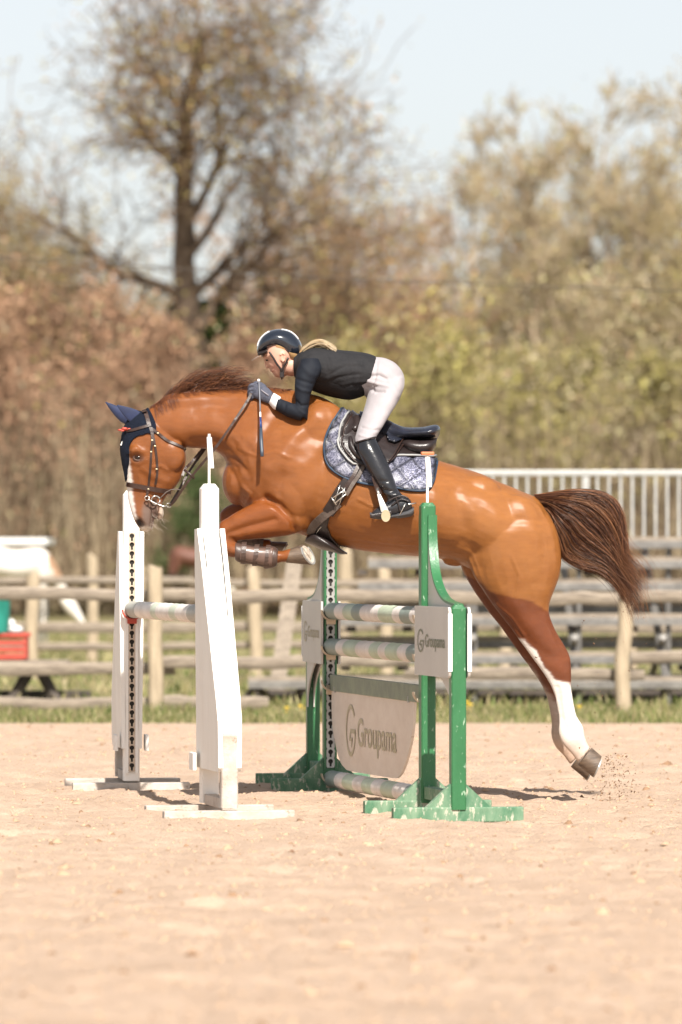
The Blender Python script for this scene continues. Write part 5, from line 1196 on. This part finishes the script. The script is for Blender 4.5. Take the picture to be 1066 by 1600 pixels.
# ------------------------------------------------------------------ bridle
br = empty('bridle', H(240, 790, 0), label='brown leather bridle with padded noseband, ring bit and reins', cat='bridle')
for s in (-1, 1):
    mb = strap([(225, 640), (227, 646), (230, 655), (233.5, 667)], 6.8, .011, .004, s); mb.build('headpiece', M['leather_brown'], br)
    mb = strap([(199, 674), (208, 672.5), (217, 670), (227, 667), (236, 665)], 4.6, .011, .004, s); mb.build('browband', M['leather_brown'], br)
    mb = strap([(234, 666), (237, 677), (238, 689), (236.6, 705), (235.5, 727), (233.5, 750), (232, 763)], 3.8, .005, .004, s); mb.build('cheekpiece', M['leather_brown'], br)
    mb = strap([(236.5, 668), (241, 690), (244.4, 712), (245.8, 738), (243, 757)], 3.8, .005, .004, s); mb.build('cheekpiece', M['leather_brown'], br)
    mb = strap([(237, 670), (248, 678), (262, 689), (280, 697), (290, 704)], 4.6, .005, .004, s); mb.build('throatlatch', M['leather_brown'], br)
    mb = strap([(197.5, 756.5), (205, 758), (216, 760), (232, 763), (250, 766), (266, 767.5)], 7.5, .004, .007, s); mb.build('noseband', M['leather_brown'], br)
    mb = strap([(231.5, 765), (230.5, 771), (230, 777)], 4, .005, .004, s); mb.build('bit_strap', M['leather_brown'], br)
    for x, y in ((238, 688), (236.4, 706), (242.5, 697), (245, 733), (232.3, 764), (247, 677)):
        p, n = surf(x, y, s)
        if p is not None: mb = MB(); mb.box(p + Vector((0, s * .010, 0)), (.010, .004, .007), bev=.002); mb.build('buckle', M['brass'], br)
    def ring_(cx, cy, r, off, th=.0028, sq=1.0):
        mb = MB(); c = H(cx, cy, off); mb.tube([c + Vector((r * math.cos(a), .004 * math.sin(2 * a), r * sq * math.sin(a))) for a in np.linspace(0, 2 * math.pi, 25)], th, 6); return mb.build('bit_ring', M['metal'], br, smooth=True)
    bo = s * .072
    ring_(243.5, 781.5, .021, bo, .0036); ring_(230, 778.5, .011, bo); ring_(264, 789.5, .011, bo, .0024)
    mb = MB(); mb.tube([H(231, 780, bo), H(238, 784, bo * 1.02), H(246, 788, bo * 1.02), H(255, 791, bo), H(262, 791, bo)], .0035, 7); mb.build('bit_shank', M['metal'], br, smooth=True)
    mb = MB(); mb.tube([H(249, 780, bo), H(254, 775, bo), H(260, 769, bo), H(268, 765, bo), (H(278, 764.5, bo)), H(284, 767, bo)], .0032, 6); mb.build('cord', M['leather_grey'], br, smooth=True)
def rein(pts, name, w=5.0, m=None):
    S = crom([list(p) for p in pts], 7); mb = MB(); rs = []
    P = [H(a, b, c) for a, b, c in S]
    for i, p in enumerate(P):
        d = (P[min(i + 1, len(P) - 1)] - P[max(i - 1, 0)]).normalized(); w_ = d.cross(Vector((0, 1, 0))).normalized() * (w / 2 / F * D0); th = Vector((0, .002, 0)) * (1.8 if i % 9 == 0 else 1); ww = w_ * (1.15 if i % 9 == 0 else 1)
        rs.append([p - ww - th, p + ww - th, p + ww + th, p - ww + th])
    mb.rings(rs); return mb.build(name, m or M['leather_brown'], br)
rein([(265, 790, -.075), (272, 784, -.09), (285, 765, -.115), (300, 744, -.13), (318, 722, -.15), (335, 702, -.165), (358, 670, -.17), (378, 640, -.15), (388, 624, -.13), (393, 614, -.12)], 'rein', 3.8)
rein([(265, 790, .075), (280, 765, .09), (297, 735, .12), (318, 705, .15), (345, 670, .17), (378, 630, .15), (396, 606, .10)], 'rein', 3.6)
mb = MB(); mb.tube([H(288, 734, -.12), H(297, 741, -.128), H(304, 748, -.13)], .0075, 6, flat=.6); mb.build('rein_stop', M['leather_brown'], br, smooth=True)
rein([(285, 744, -.05), (290, 732, -.03), (298, 724, .0), (308, 712, .03), (318, 700, .05)], 'strap', 4.0)

# ------------------------------------------------------------------ the rider
M['skin'] = mat('skin', (1, 1, 1), (.93, .90, .88), attr=True, rough=.48, scale=30, bump=.08, bscale=200, spec=.4)
M['vest'] = mat('vest', (.018, .018, .020), (.026, .025, .027), rough=.8, scale=18, bump=.3, bscale=60, spec=.2)
M['shirt'] = mat('shirt', (.007, .009, .015), (.011, .014, .021), rough=.75, scale=12, spec=.25)
M['breeches'] = mat('breeches', (.37, .34, .355), (.33, .305, .32), rough=.75, scale=20, bump=.15, bscale=300, sheen=.1)
M['boot'] = mat('boot', (.014, .015, .018), (.022, .022, .026), rough=.22, scale=8, bump=.12, bscale=70, rvar=.06)
M['glove'] = mat('glove', (.045, .050, .075), (.09, .095, .13), rough=.8, scale=60, bump=.5, bscale=200)
M['helmet'] = mat('helmet', (.008, .012, .020), (.012, .016, .026), rough=.12, scale=4, coat=1)
M['cuff'] = mat('cuff', (.80, .79, .80), rough=.8)
M['peak'] = mat('peak', (.26, .17, .12), (.20, .13, .09), rough=.3)
rider = empty('person', H(600, 810, 0), label='rider in black vest and white breeches folded forward over the jumping horse', cat='person')
def organic(name, lofts, voxel, m, parent, smooth=3, dispf=None, colf=None, k=5, n=28):
    mb = MB()
    for L_ in lofts:
        if callable(L_): L_(mb)
        else: loft(mb, L_, k, n)
    V, Q = remesh(mb, voxel, smooth); N = vnorm(V, Q)
    if dispf is not None: V = V + N * dispf(V, proj(V), N)[:, None]; V = lap(V, Q, 1, .3)
    return mesh_np(name, V, Q, m, parent, col=None if colf is None else colf(V, proj(V))), V, Q
def inset(L_, px, hw): return [((a * (1 - px) + c * px), (b * (1 - px) + d * px), (c * (1 - px) + a * px), (d * (1 - px) + b * px), h * hw, o, e) for a, b, c, d, h, o, e in L_]
TORSO = [(462, 553, 461, 588, .075, 0, 0), (474, 549, 466, 598, .135, 0, 0), (490, 544, 480, 606, .175, 0, 0), (510, 545, 502, 613, .180, 0, 0), (532, 548, 525, 617, .165, 0, 0), (556, 550, 546, 619, .148, 0, 0), (576, 553, 563, 618, .145, 0, 0), (589, 558, 573, 616, .150, 0, 0)]
PELV = [(568, 557, 558, 616, .135, 0, 0), (584, 557.5, 570, 618, .148, 0, 0), (600, 559, 576, 626, .165, 0, 0), (615, 565, 583, 636, .172, 0, 0), (626, 576, 592, 646, .165, 0, 0), (632, 590, 602, 648, .14, 0, 0), (632, 604, 616, 636, .09, 0, 0)]
def thigh(s, dx=0): return [(578, 606, 630, 588, .085, s * .085, 0), (573, 624, 631, 606, .092, s * .11, 0), (568, 642, 620, 632, .088, s * .15, 0), (562, 660, 607, 652, .078, s * .20, 0), (557, 676, 597, 668, .068, s * .25, 0), (554.5, 688, 589, 681, .062, s * .28, 0), (556, 700, 587, 694, .060, s * .30, 0)]
def calf(s): return [(556, 692, 586, 684, .058, s * .300, 0), (558, 704, 594, 698, .062, s * .318, 0), (567, 722, 604, 718, .060, s * .335, 0), (578, 741, 612, 738, .055, s * .35, 0), (589, 756, 617, 752, .048, s * .36, 0), (598, 768, 621, 764, .042, s * .368, 0), (604, 778, 630, 775, .042, s * .372, 0), (606, 790, 636, 786, .042, s * .374, 0)]
def foot(s): return [(642, 782, 645, 796, .030, s * .374, 0), (634, 775, 637, 803, .042, s * .375, 0), (620, 776, 624, 807, .044, s * .375, 0), (607, 783, 610, 808, .046, s * .377, 0), (594, 790, 596, 809, .046, s * .38, 0), (585, 796, 586, 809, .040, s * .38, 0), (580, 801, 580.5, 808, .024, s * .38, 0)]
def uarm(s): return [(470, 560, 498, 560, .050, s * .160, 0), (464.5, 575, 503, 576, .056, s * .185, 0), (462, 590, 494, 596, .052, s * .200, 0), (461, 606, 487, 612, .046, s * .208, 0), (461.5, 622, 483, 630, .042, s * .210, 0), (463, 636, 481, 645, .040, s * .208, 0), (466, 646, 480, 656, .040, s * .20, 0)]
def farm(s): return [(478, 640, 470, 657, .042, s * .205, 0), (466, 634, 462, 655, .047, s * .20, 0), (454, 629, 449, 651, .044, s * .185, 0), (443, 624.5, 437, 645, .039, s * .165, 0), (434, 619.5, 427, 638, .033, s * .145, 0), (428, 615.5, 421, 631, .029, s * .13, 0)]
HEADS = [(430, 517, 450, 518, .045, 0, 0), (417, 526, 462, 530, .066, 0, 0), (410.5, 540, 467, 545, .074, 0, 0), (410.5, 551, 466, 556, .074, 0, 0), (412, 559, 461, 564, .070, 0, 0), (415, 566, 457, 570, .065, 0, 0), (418.8, 573, 453, 577, .060, 0, 0), (422.5, 579, 450, 583, .053, 0, 0), (427, 585, 446, 588, .043, 0, 0), (431, 589.5, 442, 591, .028, 0, 0)]
NECKR = [(449, 556, 444, 585, .058, 0, 0), (458, 556, 452, 588, .058, 0, 0), (468, 556, 461, 588, .062, 0, 0), (480, 555, 472, 592, .075, 0, 0)]
def fingers(mb, s, r=.0082):
    o = s * .10
    F_ = [([(400, 601), (392.5, 602), (389.5, 607), (393.5, 611)], 0), ([(399, 606.5), (391, 609), (389, 614), (393.5, 617)], .004), ([(400, 612), (391.5, 615.5), (390.5, 620), (395, 622.5)], .006), ([(402, 617.5), (394, 621), (393.5, 625), (398, 627)], .006)]
    for pts, dy in F_:
        L_ = len(pts); offs = [o + s * .006, o + s * .004, o - s * .012, o - s * .034]
        P = [H(x, y, q - s * dy) for (x, y), q in zip(pts, offs)]; P = [Vector(p) for p in crom([list(p) for p in P], 3)]
        mb.tube(P, [r * 1.1] * 4 + [r] * (len(P) - 6) + [r * .9, r * .6], 8)
    P = [H(*q) for q in ((415, 606, o - s * .012), (408, 600.5, o - s * .012), (401, 598, o - s * .014), (396, 600, o - s * .016))]; P = [Vector(p) for p in crom([list(p) for p in P], 3)]
    mb.tube(P, [r * 1.3, r * 1.3, r * 1.25, r * 1.2, r * 1.15, r * 1.1, r * 1.05, r, r * .9, r * .6], 8)
def palm(s): return [(427, 614, 420, 631, .022, s * .125, 0), (419, 606, 412, 628, .024, s * .115, 0), (409, 600.5, 403, 624, .023, s * .106, 0), (401, 599, 397, 621, .019, s * .103, 0), (397, 601, 394.5, 617, .012, s * .102, 0)]
def headfix(V, p, N):
    d = np.zeros(len(V)); near_ = N[:, 1] < -.2; fm = (p[:, 0] < 450) & (p[:, 1] < 592)
    g = lambda pts, s: np.exp(-(seg_dist(p, pts) / s) ** 2 / 2) * fm
    d -= .006 * g([(417, 562), (421, 562)], 2.4) * np.clip(np.abs(N[:, 1]) * 1.3, 0, 1)      # eye sockets
    d += .004 * g([(412, 558), (420, 557)], 2.0); d -= .003 * g([(424.5, 582), (428, 581)], 1.2)
    d += .003 * g([(431, 570), (436, 573)], 5); d -= .003 * g([(421, 575), (428, 576)], 2); d += .0028 * g([(421.5, 579.5), (425, 580)], 1.3)
    return d
NOSE = [(411.8, 560, 416, 560, .007, 0, 0), (412.6, 564, 420, 565, .009, 0, 0), (413.4, 568, 422, 570, .011, 0, 0), (414.2, 572, 423, 573, .015, 0, 0), (416.5, 575.6, 423, 576, .013, 0, 0)]
def bodycol(V, p):
    c = np.tile(np.array([.62, .36, .27]), (len(V), 1)); f = p[:, 1] < 592
    w = np.exp(-(seg_dist(p, [(430, 573)]) / 6) ** 2) * f; c = c * (1 - .35 * w[:, None]) + np.array([.62, .24, .18]) * .35 * w[:, None]
    w = np.exp(-(seg_dist(p, [(421.5, 580), (426, 581)]) / 1.5) ** 2) * f * (p[:, 0] < 430); c = c * (1 - .6 * w[:, None]) + np.array([.50, .14, .12]) * .6 * w[:, None]
    w = np.exp(-(seg_dist(p, [(414.5, 562.5), (418.5, 563)]) / 1.3) ** 2) * f * (np.abs(V[:, 1] - D0) > .02); c = c * (1 - .7 * w[:, None]) + np.array([.12, .07, .05]) * .7 * w[:, None]
    w = np.exp(-(seg_dist(p, [(412.5, 557), (419, 556)]) / .9) ** 2) * f * (np.abs(V[:, 1] - D0) > .02); c = c * (1 - .6 * w[:, None]) + np.array([.25, .15, .09]) * .6 * w[:, None]
    return c
bl = [HEADS, NOSE, NECKR, inset(TORSO, .10, .82), inset(PELV, .08, .90)]
for s in (-1, 1): bl += [inset(thigh(s), .10, .85), inset(calf(s), .12, .8), inset(foot(s), .12, .8), inset(uarm(s), .24, .62), inset(farm(s), .20, .68), inset(palm(s), .08, .8), (lambda mb, s=s: fingers(mb, s, .0062))]
def ears(mb):
    for s in (-1, 1):
        mb.ball(H(440.5, 559, s * .070), .015, 10, (.7, .5, 1.2)); c = H(441, 558.5, s * .080)
        mb.tube([c + Vector((.013 * math.cos(a) + .002, 0, .0205 * math.sin(a))) for a in np.linspace(-1.9, 2.6, 14)], .0042, 7)
bl.append(ears)
body_r, RV, RQ = organic('body', bl, .0048, M['skin'], rider, 3, headfix, bodycol)
for s in (-1, 1):
    mb = MB(); mb.ball(H(417.2, 562.8, s * .050), .0085, 10, (.8, .6, .5)); mb.build('eye', M['eye'], rider, smooth=True)
# clothes
def wr(amp, pats, base=0.0, sc=30):
    def f(V, p, N):
        d = base * vnoise(V, sc, 3, 3)
        for pts, s_, a in pats: d = d + a * np.exp(-(seg_dist(p, pts) / s_) ** 2 / 2) * np.clip(np.abs(N[:, 1]) * 1.5, 0, 1)
        return d * amp
    return f
vestL = [[(459, 553, 459, 587, .082, 0, 0), (464, 551, 462, 592, .092, 0, 0)] + [(a, b - .6, c, d - 3, h * 1.04, o, e) for a, b, c, d, h, o, e in TORSO[1:]]]
vestp = wr(1, [([(500, 603), (530, 590), (560, 585)], 2.0, -.005), ([(505, 612), (540, 600), (572, 596)], 2.2, .005), ([(515, 585), (540, 572), (565, 572)], 2, -.004), ([(545, 555), (552, 575), (550, 600)], 1.6, -.004), ([(512, 560), (518, 580), (508, 600)], 2.5, .005), ([(566, 560), (562, 590), (560, 614)], 1.4, -.003), ([(470, 552), (478, 549), (505, 549), (512, 560)], 2, .002)], .002, 22)
vest, _, _ = organic('vest', vestL, .0055, M['vest'], rider, 3, vestp)
organic('shirt', [[(a, b + 6, c, d + k_, h * .88, o, e) for (a, b, c, d, h, o, e), k_ in zip(TORSO[1:], (0, 1, 3, 5, 6, 3, 0))]], .0065, M['vest'], rider, 3)
slp = wr(1.25, [([(462, 592), (475, 596), (488, 600)], 1.8, -.004), ([(461, 603), (472, 610), (486, 612)], 1.8, .004), ([(461, 625), (470, 634), (484, 633)], 1.6, -.005), ([(461, 633), (468, 641), (476, 647)], 1.6, .004), ([(446, 630), (444, 648)], 1.5, -.003), ([(436, 624), (434, 640)], 1.3, .003), ([(470, 568), (485, 585), (500, 588)], 3, .003)], .0025, 28)
for s in (-1, 1):
    organic('sleeve', [uarm(s), farm(s)], .0050, M['shirt'], rider, 3, slp)
    mb = MB(); loft(mb, [(439, 620.5, 430.5, 640.5, .036, s * .152, 0), (436, 618.5, 427, 638.5, .035, s * .147, 0), (431, 615.5, 423, 634, .032, s * .135, 0), (428, 614, 420, 630, .030, s * .128, 0)], 3, 24); mb.build('cuff', M['cuff'], rider, smooth='auto')
    gl, _, _ = organic('glove', [palm(s), lambda mb, s=s: fingers(mb, s, .0092)], .0032, M['glove'], rider, 2, k=4)
    mb = MB(); 
    mb.tube([H(408, 609, s * .130), H(413, 613, s * .137), H(420, 618, s * .146)], .0032, 5); mb.build('glove_strap', mat('glove_print', (.30, .28, .32), rough=.7), gl, smooth=True)
brp = wr(2.0, [([(577, 588), (592, 586), (604, 592)], 1.8, -.005), ([(576, 596), (590, 600), (606, 604)], 1.8, .004), ([(575, 606), (588, 612), (600, 612)], 1.6, -.005), ([(598, 580), (612, 600), (622, 618)], 3, .002), ([(566, 668), (580, 672), (594, 672)], 1.5, -.003), ([(562, 680), (576, 684)], 1.4, .003), ([(590, 562), (586, 590), (582, 612)], 1.3, -.003)], .0015, 26)
organic('breeches', [PELV, thigh(-1), thigh(1)], .0055, M['breeches'], rider, 3, brp)
mb = MB(); loft(mb, [(576, 554.5, 562, 617.5, .150, 0, 0), (583, 555.5, 569, 618.5, .154, 0, 0)], 2, 40)
for s in (-1, 1):
    bt_, _, _ = organic('riding_boot', [calf(s), foot(s)], .0050, M['boot'], rider, 2, wr(1, [([(597, 764), (610, 768), (626, 765)], 1.6, -.006), ([(600, 770), (614, 774), (630, 770)], 1.4, .005), ([(603, 778), (618, 781), (634, 777)], 1.4, -.004), ([(592, 752), (606, 752), (616, 748)], 1.6, -.003), ([(558, 700), (575, 722), (594, 756)], 1.2, .002)], .0008, 30))
    mb = MB(); S = [(578, 800.5, 578.5, 809.5, .030, s * .382, 0), (590, 802, 590.5, 811.5, .050, s * .382, 0), (606, 803.5, 606.5, 811, .050, s * .379, 0), (617, 803.5, 617, 809, .044, s * .377, 0), (624, 800, 624.5, 810, .044, s * .376, 0), (641, 795, 642, 807, .042, s * .375, 0), (646.5, 791, 647, 803, .03, s * .375, 0)]; loft(mb, S, 3, 18); mb.build('sole', mat('sole_grey', (.055, .055, .06), rough=.6), bt_, smooth='auto')
    mb = MB(); S = [(554, 698, 556, 702), ]; 
    for dy_ in (0,):
        c0, c1 = H(556, 691.5, s * .30), H(587, 683, s * .30); cc_ = (c0 + c1) / 2; ra = (c1 - c0) / 2; mb.tube([cc_ + ra * 1.04 * math.cos(t) + Vector((0, .062 * math.sin(t), 0)) for t in np.linspace(0, 2 * math.pi, 25)], .004, 6)
    mb.build('boot_top', M['leather'], bt_, smooth=True)
    mb = MB()
    for pts in ([(607, 783), (618, 777), (630, 775), (638, 779)], [(612, 790), (620, 784), (628, 780), (640, 784)], [(618, 776), (622, 786), (626, 800)]):
        S_ = crom([list(q) for q in pts], 4); mb.tube([H(x, y, s * .422) for x, y in S_], .0045, 6)
    mb.build('spur_strap', M['leather'], bt_, smooth=True)
    mb = MB(); mb.tube([H(634, 786, s * .422), H(630, 794, s * .425), H(626, 802, s * .42), H(621, 808, s * .41)], .0028, 6); mb.tube([H(638, 788, s * .42), H(646, 787, s * .39), H(650, 786, s * .376)], .0045, 6); mb.build('spur', M['metal'], bt_, smooth=True)
# helmet
hl = MB(); HE = [(401.5, 544, 402.5, 556, .030, 0, 0), (404, 534, 409, 553, .060, 0, 0), (410, 525, 416, 549, .078, 0, 0), (420, 517.8, 424, 547, .089, 0, 0), (432, 514.4, 433, 546.5, .094, 0, 0), (444, 514.6, 443, 552, .094, 0, 0), (455, 518, 451, 560, .090, 0, 0), (464, 525.5, 459, 561.5, .080, 0, 0), (470, 535, 465.5, 557, .062, 0, 0), (472, 542, 470, 550, .035, 0, 0)]
helmet, HVx, HQx = organic('helmet', [HE], .0045, M['helmet'], rider, 3, k=6, n=32)
HB = BVHTree.FromPolygons([Vector(v) for v in HVx], [tuple(q) for q in HQx.tolist()])
def on_helm(x, y, off, l=.002):
    o = H(x, y, off); c = H(436, 540, 0); d = (o - c).normalized(); h = HB.ray_cast(c + d * .3, -d, 1); return (h[0] + h[1] * l) if h[0] is not None else o
for s in (-1, 1):
    for pts, nm, m, w in (([(402, 541), (405, 533), (411, 525), (421, 517.5)], 'white_trim', M['cuff'], .0040), ([(440, 514), (450, 516), (460, 521), (467, 530)], 'white_trim', M['cuff'], .0035), ([(403, 556), (412, 550), (422, 546.5), (434, 545.8), (443, 549)], 'rim', M['leather'], .0030)):
        off = s * (.030 if nm == 'white_trim' else .2); mb = MB(); P = [on_helm(x, y, off if nm == 'white_trim' else s * .085, .0008) for x, y in crom([list(p) for p in pts], 4)]; mb.tube(P, w, 6); mb.build(nm, m, helmet, smooth=True)
    mb = MB(); P = [H(421, 550, s * .076), H(427, 559, s * .077), H(433, 569, s * .074), H(439, 577, s * .070), H(440.5, 585, s * .058), H(440.5, 591.5, s * .03), H(440.5, 592.5, 0)]; mb.tube([Vector(p) for p in crom([list(p) for p in P], 3)], .0058, 6, flat=.5); mb.build('chin_strap', M['leather'], helmet, smooth=True)
    mb = MB(); P = [H(450.5, 559, s * .076), H(447, 567, s * .075), H(442, 575, s * .070), H(440.5, 580, s * .068)]; mb.tube([Vector(p) for p in crom([list(p) for p in P], 3)], .0058, 6, flat=.5); mb.build('chin_strap', M['leather'], helmet, smooth=True)
mb = MB(); mb.box(H(440.8, 583, -.062), (.022, .012, .045), bev=.004); mb.build('strap_buckle', M['leather'], helmet)
mb = MB(); rs = []
for i, t in enumerate(np.linspace(-1, 1, 15)):
    y = .066 * math.sin(t * 1.45); fwd = math.cos(t * 1.45) ** .7; a = H(406 + 3 * (1 - fwd), 556, y); b = H(406 - 13.5 * fwd + 1, 556 + 7.0 * fwd, y * .95); up = Vector((.0, 0, .004))
    rs.append([a - up, b - up * .5, b + up * .5, a + up])
mb.rings(rs); mb.build('peak', M['peak'], helmet, smooth='auto')
mb = MB(); loft(mb, [(404, 549, 404.5, 557, .055, 0, 0), (410, 547, 410.5, 557.5, .074, 0, 0), (418, 545, 419, 552, .081, 0, 0)], 3, 24); mb.build('padding', M['leather'], helmet, smooth=True)
mb = MB(); loft(mb, [(431, 530, 432, 550, .0765, 0, 0), (438, 530, 437, 553, .078, 0, 0), (447, 531, 449, 556, .079, 0, 0), (455, 533, 454, 565, .075, 0, 0), (462, 540, 461, 567, .066, 0, 0), (467, 547, 466, 562, .045, 0, 0)], 4, 28)
mb.build('head_hair', mat('head_hair', (.30, .17, .07), (.45, .28, .13), rough=.5, scale=60, stretch=(.3, 1, 3)), rider, smooth=True)
# ponytail
r = np.random.default_rng(17); n = 800; K = 14; P = np.zeros((n, K, 3)); mid = crom([[468, 553], [478, 545], [488, 538.5], [498, 536], [508, 538.5], [518, 544], [526, 550]], 4); tt = np.linspace(0, 1, len(mid))
for i in range(n):
    t = np.linspace(r.uniform(0, .12), r.uniform(.8, 1.04), K); rx, ry = r.normal(0, 1, 2); w = np.interp(t, [0, .3, .7, 1], [3.0, 3.8, 3.6, 4.6])
    x = np.interp(t, tt, mid[:, 0]) + rx * .8 * t; y = np.interp(t, tt, mid[:, 1]) + w * ry * .55 + 1.2 * np.sin(t * 9 + rx * 3) * t
    yo = r.normal(0, .014) * (1 + t) - .012 * t
    for k in range(K): P[i, k] = H(x[k], y[k], yo[k])
V, Q, Cc = strands(P, np.linspace(.0016, .0006, K)[None] * r.uniform(.7, 1.3, (n, 1)), np.array([(.42, .29, .16), (.55, .41, .25), (.28, .18, .09), (.62, .50, .34)])[r.integers(0, 4, n)])
mesh_np('hair', V, Q, M['hair'], rider, col=Cc)
mb = MB(); loft(mb, [(462, 545, 461, 562, .05, 0, 0), (469, 545, 468, 562, .045, 0, 0), (477, 546, 477, 558, .03, 0, 0)], 3, 16)
mb.build('nape_hair', mat('nape', (.34, .19, .08), (.5, .3, .14), rough=.5, scale=60), rider, smooth=True)
# whip
wh = empty('riding_whip', H(408, 713, -.2), label='short riding whip with a blue and black padded end held in the rider near hand', cat='whip')
mb = MB(); mb.tube([H(404.5, 593.5, -.118), H(405.2, 604, -.125), H(406.2, 626, -.175), H(406.8, 646, -.225)], [.005, .0045, .0040, .0038], 8); mb.build('shaft', mat('grip', (.16, .17, .20), (.1, .1, .12), rough=.5), wh, smooth=True)
mb = MB(); mb.ball(H(404.4, 594.5, -.117), .0085, 8); mb.build('knob', M['cuff'], wh, smooth=True)
mb = MB(); mb.tube([H(406.8, 644, -.221), H(407.2, 656, -.245)], .0046, 8); mb.build('collar', M['cuff'], wh, smooth=True)
mb = MB(); mb.tube([H(407.1, 652, -.237), H(407.8, 668, -.268)], [.0052, .0068], 8); mb.build('sleeve', mat('blue', (.02, .045, .16), rough=.4), wh, smooth=True)
mb = MB(); mb.tube([H(407.7, 666, -.264), H(408.3, 690, -.300), H(409.3, 704, -.322), H(409.8, 713, -.335)], [.0070, .0098, .0092, .0085], 8, flat=.5); mb.build('flap', mat('flap_grey', (.045, .06, .085), rough=.45), wh, smooth=True)
